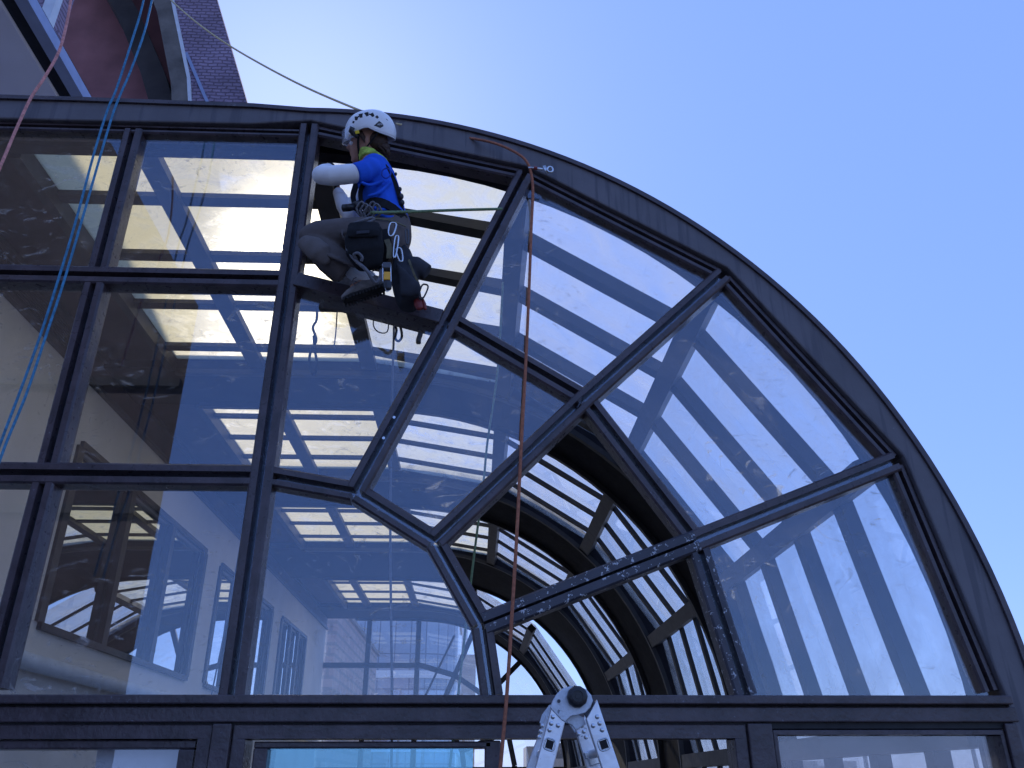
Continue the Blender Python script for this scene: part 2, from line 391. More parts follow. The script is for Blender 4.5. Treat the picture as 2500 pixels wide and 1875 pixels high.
# ================================================================== GLASSHOUSE
GH = thing('glasshouse', 'dark framed glasshouse with a quarter-round barrel vault and fan-shaped gable front', 'glasshouse', U(0, 0, -1.603))
J1 = {90: (0, 1.016), 67.5: (.408, .943), 45: (.755, .728), 22.5: (.957, .389), 0: (1.0, .12)}
J2 = {90: (.004, 2.02), 67.5: (.787, 1.805), 45: (1.418, 1.401), 22.5: (1.866, .741), 0: (2.003, .12)}
J3 = {90: (.003, 2.965), 67.5: (1.153, 2.693), 45: (2.135, 2.088), 22.5: (2.807, 1.111), 0: (3.0, .12)}
ANG = [90, 67.5, 45, 22.5, 0]
def bprof(wd=.048, out=-.03, back=.06, gr=.010, gd=.035):
    b = .008
    return [(-wd, back), (-wd, out + b), (-wd + b, out), (-gr - b * .5, out), (-gr, gd), (gr, gd), (gr + b * .5, out), (wd - b, out), (wd, out + b), (wd, back)]
def fbar(name, P, Q, mat='frame', e0=0, e1=0, **k):
    return MB().bar(P, Q, bprof(**k), e0, e1).build(name, mat, GH)
# mullions
DX = .912
fbar('mullion', (0, .115), (.003, 2.985), wd=.05, out=-.036)
for i in (1, 2):
    for a, b in ((.115, 1.008), (1.008, 2.0), (2.0, 2.955)):
        fbar('mullion', (-DX * i, a), (-DX * i, b), e0=.03, e1=.03)
# row bars left of the main mullion
for z in (1.010, 2.012):
    fbar('row_bar', (-2.2, z), (0, z), e1=.03, out=-.033)
# ring bars
for J, nm in ((J1, 'ring_bar'), (J2, 'ring_bar')):
    for a, b in zip(ANG[:-1], ANG[1:]):
        if J is J2 and a == 90:       # the sill the worker sits on
            P, Q = J[a], J[b]
            MB().bar(P, Q, [(-.03, .10), (-.03, -.045), (.045, -.05), (.05, .10)], .04, .04).build('sill_bar', 'frame', GH, bevel=.004)
            continue
        mt = 'frame_worn' if (J is J2 and a == 22.5) else 'frame'
        fbar('ring_bar', J[a], J[b], mt, e0=.012 if a != 90 else .04, e1=.012 if b else 0, out=-.030 if J is J1 else -.028, wd=.044)
# radial bars
for a in (67.5, 45, 22.5):
    fbar('radial_bar', J1[a], J2[a], 'frame_worn' if a == 22.5 else 'frame', e0=.01, e1=.0, out=-.034, wd=.046, gr=.011 if a != 22.5 else .002)
    fbar('radial_bar', J2[a], J3[a], 'frame', e0=.0, e1=.0, out=-.034, wd=.046)
# splice plate and bolts on the 67.5 bar
k = Vector((J1[67.5][0], 0, J1[67.5][1])).lerp(Vector((J2[67.5][0], 0, J2[67.5][1])), .28)
for dy in (0, .1):
    c_ = U(k.x + dy * .4, -.036, k.z + dy); MB().cyl(c_, c_ + Vector((0, -.006, 0)), .008, 12).build('bolt', 'steel', GH)
# outer fascia, straight then arched
def rout(a): return 3.055 + .10 * (1 - a / 90)
def arc_in(a):
    for hi, lo in zip(ANG[:-1], ANG[1:]):
        if lo <= a <= hi:
            P, Q = Vector(J3[hi]), Vector(J3[lo]); t = (hi - a) / (hi - lo); return P.lerp(Q, t) + (P + Q).normalized() * .035
inn = [(-2.4, 2.955), (-1.2, 2.955)]; outr = [(-2.4, 3.088), (-1.2, 3.086)]
outr2 = []
A = [90 - 90 * i / 48 for i in range(49)]
inn.append((-.3, 2.965)); outr.append((-.3, 3.075))
for a in A:
    v = arc_in(a); inn.append((v.x, v.y)); r_ = rout(a); outr.append((r_ * math.cos(math.radians(a)), r_ * math.sin(math.radians(a))))
inn.append((3.04, -1.6)); outr.append((3.2, -1.6))
MB().strip(inn, outr, -.045, .12).build('fascia', 'fascia', GH, bevel=.01)
# thin drip lip along the outer edge of the fascia
lip_o = [(x * 1.006, z * 1.006 + .002) for x, z in outr]; lip_i = [(x * .9985, z * .9985) for x, z in outr]
MB().strip(lip_i, lip_o, -.058, .14).build('fascia_lip', 'frame', GH)
# inner bead between fascia and panes
for a, b in zip(ANG[:-1], ANG[1:]):
    fbar('edge_bar', J3[a], J3[b], 'frame', e0=.02, e1=.02, wd=.034, out=-.02, gr=.006)
fbar('edge_bar', (-2.3, 2.93), (0, 2.935), wd=.028, out=-.02, gr=.005, e1=.04)
# transom
def step(x0, x1, z0, z1, y, nm='transom', mt='frame', bv=.006):
    return MB().box((x0, y, z0), (x1, .14, z1)).build(nm, mt, GH, bevel=bv)
step(-2.4, 3.04, .085, .118, -.075, 'transom_lip')
step(-2.4, 3.06, .022, .078, -.050)
MB().box((-2.4, -.03, .0), (3.05, .13, .10)).build('transom_core', 'gasket', GH)
for x in (.0, .93 * 2.0): pass
# posts below the transom
for x0, x1 in ((-.048, .022), (1.985, 2.08), (3.0, 3.05), (-1.9, -1.8)):
    step(x0, x1, -1.6, .018, -.048, 'post')
# lower glazing frames
def lower(x0, x1, zt, open_=None, pane=None, fr=.05, zb=-1.55):
    m_ = MB()
    m_.box((x0, -.034, zt - fr), (x1, .09, zt)); m_.box((x0, -.034, zb), (x0 + fr, .09, zt - fr)); m_.box((x1 - fr, -.034, zb), (x1, .09, zt - fr))
    m_.box((x0, -.034, zb - .04), (x1, .09, zb))
    f = m_.build('lower_frame', 'frame', GH, bevel=.005)
    if pane: 
        MB().box((x0 + fr, .02, zb), (x1 - fr, .026, zt - fr)).build('glass_pane', pane, GH)
lower(-1.8, -.052, .016, pane=None)
step(-1.74, -.11, -.068, -.038, -.02, 'door_head'); step(-.17, -.11, -1.55, -.07, -.02, 'door_stile')
lower(.026, 1.982, .016, pane=None)
# sliding leaf with blue glass
step(.105, 1.0, -.066, -.043, -.012, 'door_head'); step(.105, .158, -1.55, -.066, -.012, 'door_stile'); step(.975, 1.035, -1.55, -.04, -.012, 'door_stile')
MB().box((.158, .02, -1.5), (.93, .026, -.066)).build('glass_pane', 'door_glass', GH)
MB().box((-1.7, .02, -1.5), (-.17, .026, -.068)).build('glass_pane', 'facade_glass', GH)
lower(2.084, 2.998, -.004, fr=.018, pane='dusty_glass')
v1, v2 = BU(240, 1835, .1), BU(446, 1835, .1)
pp = MB(); ragged = [(v1.x + random.uniform(-.006, .006), .02 - .09 * i) for i in range(18)]
pp.prism([(v2.x, .02)] + [(v2.x, -1.5)] + list(reversed(ragged)), .1, .108)
tag(pp.build('paper_sheet', 'white_fabric'), 'white sheet with a ragged edge taped behind the door glass at lower left', 'paper')
# glass panes of the fan and of the grid
def pane(poly, mat='facade_glass', y=.012):
    return MB().prism(poly, y, y + .005).build('glass_pane', mat, GH)
for i in range(3):
    x1 = -DX * i; x0 = -DX * (i + 1) if i < 2 else -2.3
    for z0, z1 in ((.12, 1.01), (1.01, 2.01), (2.01, 2.95)): pane([(x0, z0), (x1, z0), (x1, z1), (x0, z1)])
pane([(0, .12), (1.0, .12), J1[22.5], J1[45], J1[67.5], (0, 1.016)])
for a, b in ((90, 67.5), (67.5, 45)): pane([J1[a], J1[b], J2[b], J2[a]])
for a, b in ((67.5, 45), (45, 22.5), (22.5, 0)): pane([J2[a], J2[b], J3[b], J3[a]])

# ---- vault
SH4 = -.28
def ext(a): return .10 * (1 - (max(0, a) / 90) ** 1.6)      # the vault bulges a little towards its foot
def poly(r, x0=-1.6, bottom=-1.6, sh=0, fine=False):
    P = [(x0, r), (0 + sh, r)]
    angs = [67.5, 45, 22.5, 0] if not fine else [90 - 90 * i / 24 for i in range(1, 25)]
    if fine: r = r * .995
    P += [((r + ext(a)) * math.cos(math.radians(a)) + sh, (r + ext(a)) * math.sin(math.radians(a))) for a in angs]
    return P + [(r + ext(0) + sh, bottom)]
BAYS = [(.2, 2.8, 0), (3.54, 5.45, 0), (6.53, 8.63, 0), (10.64, 13.2, SH4)]
BANDS = [(.125, .2, 0), (2.8, 3.54, 0), (5.45, 6.53, 0), (8.63, 10.64, 0), (13.2, 14.45, SH4)]
RIBS = [(.64, 1.24, 1.87, 2.53), (3.93, 4.47, 5.02), (6.98, 7.56, 8.22), (11.25, 12.0, 12.7)]
for y0, y1, sh in BANDS:
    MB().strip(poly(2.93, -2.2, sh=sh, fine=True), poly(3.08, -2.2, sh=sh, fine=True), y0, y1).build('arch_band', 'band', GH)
    if y1 - y0 > .3:      # deep flanges at both edges of the band
        for yy in (y0 + .002, y1 - .06):
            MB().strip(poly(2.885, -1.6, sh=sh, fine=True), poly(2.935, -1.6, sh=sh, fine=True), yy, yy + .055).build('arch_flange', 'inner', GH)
for (y0, y1, sh), ribs in zip(BAYS, RIBS):
    for ry in ribs:
        hw = .045 if y0 < 1 else .031; rc = 2.925 if y0 < 1 else 2.97
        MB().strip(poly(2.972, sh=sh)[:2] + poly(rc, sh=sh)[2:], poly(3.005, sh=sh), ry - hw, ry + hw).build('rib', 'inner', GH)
    for x in (-.93 + sh, 0 + sh):
        MB().box((x - .062, y0, 2.94), (x + .062, y1, 2.996)).build('purlin', 'purlin', GH)
    MB().box((-1.66, y0, 2.9), (-1.60, y1, 3.05)).build('purlin', 'inner', GH)
    for a in (67.5, 45, 22.5, 0):
        an = math.radians(a); c_ = Vector((math.cos(an) * (2.965 + ext(a) * .8) + sh, math.sin(an) * (2.965 + ext(a) * .8))); rd = Vector((math.cos(an), math.sin(an))); tg = Vector((-rd.y, rd.x))
        q_ = [c_ + rd * i * .038 + tg * j * .048 for i, j in ((-1.8, -1.25), (1, -1.25), (1, 1.25), (-1.8, 1.25))]
        MB().prism([(v.x, v.y) for v in q_], y0, y1).build('purlin', 'purlin', GH)
    P = poly(3.015, sh=sh)
    MB().strip(P[:2], [(x, z + .008) for x, z in P[:2]], y0, y1).build('roof_glass', 'roof_glass', GH)
    P1 = P[1:3]; MB().strip(P1, [(x * 1.0021, z * 1.0021) for x, z in P1], y0, y1).build('crown_glass', 'crown_glass', GH)
    P2 = P[2:]; Q2 = [(x * 1.002, z * 1.002) for x, z in P2]
    MB().strip(P2, Q2, y0, y1).build('vault_glass', 'side_glass', GH)
# soffit over the left aisle and its roof
MB().box((-2.6, .13, 3.0), (-1.66, 14.5, 3.09)).build('soffit', 'soffit', GH)
# aisle wall with bulkhead, vent, windows
XW = -2.2
W = MB()
wins = [(2.75, 6.1, .86, 2.2), (6.75, 9.6, .86, 2.2), (10.3, 12.4, .86, 2.2)]
ys = [.14]
for y0, y1, z0, z1 in wins:
    W.box((XW - .12, ys[-1], -1.6), (XW, y0, 2.72)); W.box((XW - .12, y0, -1.6), (XW, y1, z0)); W.box((XW - .12, y0, z1), (XW, y1, 2.72)); ys.append(y1)
W.box((XW - .12, ys[-1], -1.6), (XW, 14.45, 2.72))
wl = W.build('aisle_wall', 'pale_wall', GH)
MB().box((XW - .12, .14, 2.72), (XW + .01, 14.45, 3.0)).build('bulkhead', 'soffit', GH)
MB().box((XW, .14, 2.70), (XW + .045, 14.45, 2.735)).build('wall_trim', 'purlin', GH)
MB().box((XW, .14, 2.955), (XW + .05, 14.45, 2.995)).build('wall_trim', 'purlin', GH)
vt = MB()
for i in range(9): vt.box((XW + .012, .3, 2.75 + i * .021), (XW + .03, 2.3, 2.762 + i * .021))
vt.build('vent_grille', 'inner', GH)
for y0, y1, z0, z1 in wins:
    fr_ = MB(); n = 3
    fr_.box((XW - .02, y0, z0 - .05), (XW + .035, y1, z0)); fr_.box((XW - .02, y0, z1), (XW + .03, y1, z1 + .05))
    for i in range(n + 1):
        y = y0 + (y1 - y0) * i / n; fr_.box((XW - .03, y - .05, z0), (XW + .025, y + .05, z1))
    wf = fr_.build('aisle_window', 'inner', GH)
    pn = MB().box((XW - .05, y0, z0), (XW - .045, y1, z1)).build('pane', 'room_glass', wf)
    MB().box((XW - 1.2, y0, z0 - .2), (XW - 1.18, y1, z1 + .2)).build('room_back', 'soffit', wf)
# pipe under the window sill
MB().tube([U(XW + .08, .2, .57), U(XW + .08, 14.3, .57)], .07, 14).build('pipe', 'white_trim', GH, smooth=True)
# outer wall below springing on the right
MB().box((3.0, .14, -1.6), (3.05, 14.4, -.9)).build('low_wall', 'inner', GH)
# rear gable, same fan pattern
YE = 14.5; E = SH4
def ebar(P, Q, wd=.05): 
    P = Vector((P[0] + E, 0, P[1])); Q = Vector((Q[0] + E, 0, Q[1])); MB().beam(U(P.x, YE, P.z), U(Q.x, YE, Q.z), .1, wd * 2 * S, Vector((0, 1, 0)).cross((Q - P).normalized())).build('gable_bar', 'purlin', GH)
for x in (0, -1.03, -2.1): ebar((x, -1.6), (x, 3.0))
for z in (1.0, 2.0): ebar((-2.1, z), (0, z))
ebar((-2.1, .05), (3, .05))
for r_, jj in ((1, J1), (2, J2)):
    for a, b in zip(ANG[:-1], ANG[1:]): ebar(jj[a], jj[b])
for a in (67.5, 45, 22.5): ebar(J1[a], J3[a])
ebar((1.0, -1.6), (1.0, .12)); ebar((2.0, -1.6), (2.0, .12))
ebar((0, 1.0), (.75, 2.6), .02); 
MB().prism([(-2.4, -1.55), (3 + E, -1.55), (3 + E, .1)] + [(3 * math.cos(math.radians(a)) + E, 3 * math.sin(math.radians(a))) for a in (22.5, 45, 67.5)] + [(E, 3), (-2.4, 3)], YE + .05, YE + .055).build('gable_glass', 'facade_glass', GH)

# ================================================================== BUILDING AT UPPER LEFT
TW = thing('shingled_tower', 'purple shingled tower with a curved concrete arch and recessed maroon wall', 'tower', U(-4.5, 6, -1.603))
YT = 5.0
def q(px, py, Y=YT):
    v = BU(px, py, Y); return Vector((v.x, v.z))
import itertools
def circ(a, b, c_):
    ax, ay, bx, by, cx, cy = *a, *b, *c_
    d = 2 * (ax * (by - cy) + bx * (cy - ay) + cx * (ay - by))
    ux = ((ax * ax + ay * ay) * (by - cy) + (bx * bx + by * by) * (cy - ay) + (cx * cx + cy * cy) * (ay - by)) / d
    uy = ((ax * ax + ay * ay) * (cx - bx) + (bx * bx + by * by) * (ax - cx) + (cx * cx + cy * cy) * (bx - ax)) / d
    return Vector((ux, uy)), math.hypot(ax - ux, ay - uy)
# arch ring: outer edge and inner edge in the plane YT
oc, orad = circ(q(420, 0), q(449, 135), q(466, 275)); ic, irad = circ(q(375, 0), q(408, 135), q(424, 265))
def arcp(c_, r_, a0, a1, n=20): return [(c_.x + r_ * math.cos(math.radians(a0 + (a1 - a0) * i / n)), c_.y + r_ * math.sin(math.radians(a0 + (a1 - a0) * i / n))) for i in range(n + 1)]
AT = 100
oa = arcp(oc, orad, -22, AT); ia = arcp(ic, irad, -22, AT)
low = -1.6
MB().strip([(ia[0][0], 2.0)] + ia, [(oa[0][0], 2.0)] + oa, YT - .02, YT + 1.5).build('arch_ring', 'concrete', TW)
# shingled slope beside the arch (leans back)
R0 = q(612, 280); R1 = q(530, 0); slope_top = R1 + (R1 - R0) * 1.2; slope_bot = R0 + (R0 - R1) * .02
yb = 0
poly_s = [(slope_bot.x, slope_bot.y), (slope_top.x, slope_top.y)] + [(x, z) for x, z in reversed(oa) if z < slope_top.y] 
poly_s = [(slope_bot.x, slope_bot.y), (slope_top.x, slope_top.y)]
top_pts = [(x, z) for x, z in oa if slope_bot.y <= z <= slope_top.y]
poly_s += list(reversed(top_pts)) + [([p_ for p_ in oa if p_[1] >= slope_bot.y][0][0], slope_bot.y)]
MB().prism(poly_s, YT + .0, YT + .35).build('shingle_wall', 'shingles', TW)
hipa, hipb = BU(455, 130, YT), BU(515, 270, YT)
MB().beam(U(hipa.x, YT - .012, hipa.z), U(hipb.x, YT - .012, hipb.z), .02, .05).build('ridge_trim', 'blue_beam', TW)
ee = BU(606, 262, YT); MB().beam(U(ee.x, YT - .03, ee.z), U(ee.x + .03, YT - .03, ee.z - .25), .05, .09).build('gutter', 'maroon', TW, bevel=.01)
tr_ = [(x + .02, z) for x, z in oa]; MB().strip(oa, [(x + .045, z + .005) for x, z in oa], YT - .03, YT + .02).build('arch_trim', 'white_trim', TW)
# recess: maroon wall deep inside, concrete reveal
MB().prism([(-14, 1), (ia[0][0], 1)] + [p_ for p_ in ia] + [(-14, ia[-1][1])], YT + 1.3, YT + 1.6).build('recessed_wall', 'maroon', TW)
h0, h1 = BU(290, 0, YT + 1.5), BU(405, 270, YT + 1.5)
# dark curved soffit that screens part of the recess
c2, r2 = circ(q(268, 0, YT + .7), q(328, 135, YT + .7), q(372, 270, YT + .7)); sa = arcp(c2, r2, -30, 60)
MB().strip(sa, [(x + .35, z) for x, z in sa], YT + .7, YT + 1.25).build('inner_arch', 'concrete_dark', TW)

EB = thing('neighbour_building', 'pale grey eaves and sky-light-tinted beam of the building at upper left', 'building', U(-5.5, 2, -1.603))
Ze = 5.6
def qz(px, py, Z):
    d = ray(px, py); t = (Z - CAMU.z) / d.z; v = CAMU + d * t; return v
a_ = qz(42, 0, Ze); b_ = qz(183, 262, Ze); c_ = qz(75, 0, Ze); dx = c_.x - a_.x; xe = (a_.x + b_.x) / 2
MB().box((xe, .6, Ze), (xe + dx, 7.6, Ze + .12)).build('eaves_beam', 'blue_beam', EB)  # blue of the sky light is put into the beam's colour
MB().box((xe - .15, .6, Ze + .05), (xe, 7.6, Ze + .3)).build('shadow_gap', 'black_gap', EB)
MB().box((xe - 5, .6, Ze - .02), (xe - .12, 7.6, Ze + .02)).build('eaves_soffit', 'grey_panel', EB)
MB().box((xe - 5, 2.9, 2.0), (xe - .6, 7.5, Ze - .02)).build('upper_wall', 'grey_panel', EB)
v0 = qz(118, -10, Ze + 1.6)
MB().box((v0.x - .02, v0.y, Ze + .13), (v0.x + .09, v0.y + .1, Ze + 2.6)).build('downpipe', 'white_trim', EB)
MB().box((v0.x - 2.0, v0.y + .12, Ze + .13), (v0.x + .0, v0.y + .4, Ze + 3.4)).build('shingle_wall', 'shingles', EB)

# ================================================================== BUILDING BEHIND THE CAMERA (seen mirrored in the panes)
BB = thing('brick_block', 'dark brown block behind the viewer, mirrored in the left panes', 'building', U(-11, -15, -1.603))
yb = -14
BP = [(-22, -1.6), (-5.9, -1.6), (-5.9, 10.2), (-9.0, 15.2), (-12, 16), (-22, 16)]; n = len(BP)
MB().add([U(x, yb, z) for x, z in BP] + [U(x - 5, yb - 6, z) for x, z in BP], [tuple(range(n)), tuple(range(2 * n - 1, n - 1, -1))] + [(i, i + n, (i + 1) % n + n, (i + 1) % n) for i in range(n)]).build('wall', 'soffit', BB)
tr2 = MB()
for z in (2, 5, 8): tr2.box((-22, yb, z), (-5.95, yb + .15, z + .2))
tr2.build('string_course', 'concrete_dark', BB)

# ================================================================== CITY BEYOND
def tower_block(name, label, pxs, Y, mat, rnd=False, depth=8, cat='building', extra=None):
    (xa, xb, yt) = pxs
    A_, B_ = BU(xa, yt, Y), BU(xb, yt, Y)
    o = thing(name, label, cat, Vector((S * (A_.x + B_.x) / 2, S * Y, -24)))
    zt = (A_.z + B_.z) / 2; zb = (-24 - OZ) / S
    x0, x1 = A_.x, B_.x; pts = [(x0, Y), (x1, Y), (x1, Y + depth), (x0, Y + depth)]
    if rnd:
        r_ = (x1 - x0) * .28; pts = [(x0, Y)]
        for i in range(9):
            an = math.radians(-90 + 90 * i / 8); pts.append((x1 - r_ + r_ * math.cos(an), Y + r_ + r_ * math.sin(an)))
        pts += [(x1, Y + depth), (x0, Y + depth)]
    n = len(pts); vs = [U(x, y, zb) for x, y in pts] + [U(x, y, zt) for x, y in pts]
    MB().add(vs, [tuple(range(n)), tuple(range(2 * n - 1, n - 1, -1))] + [(i, (i + 1) % n, (i + 1) % n + n, i + n) for i in range(n)]).build('wall', mat, o)
    return o, (x0, x1, zt, Y, pts)
def storeys(o, info, step_m, mat, hgt=.35):
    x0, x1, zt, Y, pts = info; z = zt
    i = 0
    while z > -2 and i < 14:
        vs = []; n = len(pts); cx = (x0 + x1) / 2; cy = Y + 3
        for dz in (0, hgt / S):
            for x, y in pts: vs.append(U(x + (.15 if x > cx else -.15), y + (-.15 if y < cy else .15), z - dz))
        MB().add(vs, [tuple(range(n)), tuple(range(2 * n - 1, n - 1, -1))] + [(i_, (i_ + 1) % n, (i_ + 1) % n + n, i_ + n) for i_ in range(n)]).build('floor_band', mat, o)
        z -= step_m / S; i += 1
o, inf = tower_block('office_tower', 'glass office tower with rounded corner seen through the far gable', (812, 1120, 1470), 70, 'curtain_wall', True, 14)
storeys(o, inf, 6.8, 'white_trim', .7)
o, inf = tower_block('apartment_building', 'pink brick building with banded side left of the glass tower', (700, 828, 1470), 34, 'brick', False, 16)
storeys(o, inf, 4.5, 'concrete', .2)
o, inf = tower_block('apartment_building', 'stepped stone high-rise right of the rounded glass tower', (1118, 1162, 1598), 110, 'stone', False, 5)
MB().box((inf[0] + .4, 111, inf[2]), (inf[0] + 1.2, 112.5, inf[2] + 4.5)).build('water_tank', 'white_trim', o)
ant = MB()
for i in range(2): ant.tube([U(inf[0] + .6 + .5 * i, 111, inf[2] + 4), U(inf[0] + .85, 111, inf[2] + 11)], .12, 5)
for i in range(7): ant.tube([U(inf[0] + .6, 111, inf[2] + 4.5 + i * .7), U(inf[0] + 1.1, 111, inf[2] + 5 + i * .7)], .07, 4)
ant.build('antenna', 'dark_stone', o)
o, inf = tower_block('stone_house', 'beige stone block with flat roof behind the ladder top', (1285, 1372, 1822), 90, 'stone', False, 6)
o, inf = tower_block('roof_tower', 'dark stair tower standing on the low roof behind the ladder', (1345, 1376, 1814), 85, 'dark_stone', False, 3)
MB().tube([U(inf[1] + 1, 86, inf[2] - 3), U(inf[1] + 1, 86, inf[2] + 2.2)], .12, 5).build('mast', 'dark_stone', o)
o, inf = tower_block('stone_house', 'long pink stone block lowest behind the ladder', (1345, 1480, 1852), 80, 'stone', False, 6)
o, inf = tower_block('stone_house', 'wide pale block seen through the lower right window', (1950, 2090, 1858), 60, 'stone', False, 6)
# tree tops on the right, above the transom
for i, (px, py, rr) in enumerate(((2085, 1704, .30), (2118, 1706, .24), (2345, 1703, .28), (1842, 1703, .22))):
    Y = 22; c_ = B(px, py, Y); o = thing('tree', ['tree top with sparse leaves peeping over the transom at right', 'small tree top beside the sparse one over the transom', 'tree top nearest the right arch foot', 'lone low tree top left of the other crowns'][i], 'tree', Vector((c_.x, c_.y, -24)), 'trees beyond the vault')
    MB().tube([(c_.x, c_.y, -24), (c_.x + .2, c_.y, -10), (c_.x, c_.y, c_.z - .2)], [.4, .25, .05], 8).build('trunk', 'bark', o)
    lf = MB()
    for _ in range(900):
        u_ = Vector((random.gauss(0, 1), random.gauss(0, 1), random.gauss(0, 1))).normalized() * random.random() ** .4 * 2.4 * rr
        p_ = Vector((c_.x, c_.y, c_.z - 2.35 * rr)) + u_; e1 = Vector((random.gauss(0, 1), random.gauss(0, 1), random.gauss(0, 1))).normalized() * .14; e2 = e1.orthogonal().normalized() * .1
        lf.add([p_ - e1, p_ + e2, p_ + e1, p_ - e2], [(0, 1, 2, 3)])
    lf.build('crown', 'leaf', o)
# ================================================================== ROPE WORKER
def V3(px, py, Y): return B(px, py, Y)
PX = thing('person', 'rope worker in white helmet and blue shirt crouching in the open top pane', 'person', B(905, 700, -.12))
# body under the clothes: torso, neck, head, arms and legs in one skin
def L(m_, pts, rads, **k): return m_.loft([V3(*p_) for p_ in pts], rads, **k)
bd = MB()
L(bd, [(945, 594, -.09), (954, 575, -.10), (944, 528, -.11), (928, 478, -.11), (916, 430, -.11), (906, 405, -.11)], [(.09, .10), (.105, .125), (.095, .125), (.108, .135), (.095, .15), (.06, .11)])
L(bd, [(908, 408, -.12), (897, 380, -.13), (893, 356, -.14)], [.056, .052, .055])
HC = V3(895, 341, -.15)
Fd = Vector((-1, .0, -.12)).normalized(); Sd = Vector((0, -.87, -.49)); Sd = (Sd - Fd * Sd.dot(Fd)).normalized(); Ud = Fd.cross(Sd) * -1
if Ud.z < 0: Ud = -Ud
HR = Matrix((Fd, Sd, Ud)).transposed()      # local x forward, y towards the viewer, z up
def hp(x, y, z): return HC + HR @ Vector((x, y, z))
bd.ball(hp(-.005, 0, .02), .098, .075, .10, HR)                   # cranium
bd.ball(hp(.052, 0, -.055), .052, .056, .075, HR)                # face
bd.ball(hp(.066, 0, -.105), .036, .040, .032, HR)                 # jaw
bd.ball(hp(.090, 0, -.118), .018, .022, .017, HR)                 # chin
bd.loft([hp(.098, 0, -.01), hp(.120, 0, -.044), hp(.106, 0, -.052)], [(.009, .010), (.013, .015), (.008, .014)], seg=10)   # nose
bd.ball(hp(.101, 0, -.075), .012, .020, .007, HR); bd.ball(hp(.099, 0, -.086), .011, .018, .007, HR)      # lips
bd.loft([hp(.0, .070, -.005), hp(-.008, .079, -.025), hp(-.002, .076, -.055)], [(.016, .008), (.017, .008), (.009, .007)], seg=10)  # ear
bd.loft([hp(.0, -.070, -.005), hp(-.008, -.079, -.025), hp(-.002, -.076, -.055)], [(.016, .008), (.017, .008), (.009, .007)], seg=10)
NS = (903, 414, -.24); NE = (783, 429, -.27); NW = (806, 412, -.06)
FS = (900, 412, .02); FE = (858, 535, .03); FW = (823, 462, .05)
L(bd, [(912, 410, -.18), NS, (850, 424, -.265), NE], [.058, .054, .044, .037]); L(bd, [NE, (794, 420, -.16), NW], [.037, .036, .025])
L(bd, [(912, 412, -.04), FS, (880, 470, .03), FE], [.056, .05, .043, .037]); L(bd, [FE, (838, 500, .04), FW], [.037, .036, .026])
NH = (948, 578, -.19); NK = (757, 582, -.22); NA = (880, 668, -.17)
FH = (945, 578, -.03); FK = (775, 612, .12); FA = (838, 678, .22)
L(bd, [(945, 590, -.14), NH, (850, 575, -.215), NK], [.09, .085, .07, .052]); L(bd, [NK, (805, 618, -.21), NA], [.05, .055, .036]); L(bd, [NA, (905, 684, -.165), (862, 704, -.17)], [(.035, .034), (.038, .036), (.022, .033)])
L(bd, [(945, 590, -.06), FH, (860, 590, .05), FK], [.09, .085, .07, .052]); L(bd, [FK, (808, 650, .17), FA], [.05, .052, .036]); L(bd, [FA, (850, 690, .22), (818, 700, .2)], [(.035, .034), (.036, .034), (.022, .03)])
body = bd.build('body', 'skin', PX, remesh=.009, sm=2)
for s_ in (1, -1):
    MB().ball(hp(.092, .030 * s_, -.022), .012, .012, .012).build('eye', 'white_fabric', PX, smooth=True)
# hair
hr = MB(); hr.ball(hp(-.055, 0, -.015), .075, .080, .075, HR); hr.ball(hp(-.09, .0, -.055), .050, .060, .042, HR); hr.ball(hp(-.112, .015, -.083), .026, .035, .026, HR)
hr.loft([hp(.03, .068, .03), hp(.012, .074, -.005), hp(.005, .073, -.03)], [(.02, .012), (.015, .01), (.006, .006)], seg=8)
for _ in range(26):
    a = random.uniform(-.06, .07); p0 = hp(-.085 + random.uniform(-.01, .03), a, -.06); hr.tube([p0, p0 + HR @ Vector((-.025, random.uniform(-.01, .01), -.022)), p0 + HR @ Vector((-.045 + random.uniform(-.01, .02), random.uniform(-.01, .02), -.03 - random.random() * .03))], [.008, .006, .001], 5)
hr.build('hair', 'hair', PX, smooth=True)
# gaiter round the neck
gt = MB()
for i, (dx, r_) in enumerate(((0, .066), (.012, .072), (.024, .078), (.036, .082))):
    c0 = V3(905 + i * 3, 383 + i * 4.5, -.135)
    pts = [c0 + Vector((math.cos(t) * r_, math.sin(t) * r_ * 1.0, -.0 + math.cos(t) * -.022 + random.uniform(-.003, .003))) for t in [2 * math.pi * j / 20 for j in range(21)]]
    gt.tube(pts, .013, 8, caps=False)
gt.build('neck_gaiter', 'gaiter', PX, smooth=True)
# shirt
sh = MB()
L(sh, [(952, 552, -.11), (944, 528, -.11), (930, 480, -.11), (920, 440, -.11), (914, 412, -.12), (908, 394, -.13)], [(.125, .155), (.116, .14), (.124, .148), (.118, .165), (.092, .165), (.062, .10)], dome=False)
L(sh, [(916, 414, -.17), (903, 415, -.235), (886, 420, -.265), (866, 424, -.28)], [.078, .070, .064, .060], dome=False)
L(sh, [(916, 416, -.05), (900, 416, .02), (888, 445, .04), (880, 470, .04)], [.078, .068, .062, .058], dome=False)
# tail of the shirt over the hip and folds
L(sh, [(958, 520, -.11), (972, 545, -.11), (985, 562, -.11)], [(.07, .13), (.055, .125), (.02, .11)])
for (a, b, c_) in (((880, 445, -.30), (905, 452, -.255), (940, 440, -.25)), ((895, 480, -.24), (925, 470, -.245), (958, 440, -.22)), ((905, 505, -.235), (935, 512, -.24), (965, 505, -.215)), ((915, 520, -.235), (945, 530, -.24), (975, 528, -.21))):
    sh.tube(smoothpts([V3(*a), V3(*b), V3(*c_)], 5), [.004] + [.011] * 9 + [.004], 8)
sh.build('shirt', 'shirt', PX, remesh=.0065, sm=3)
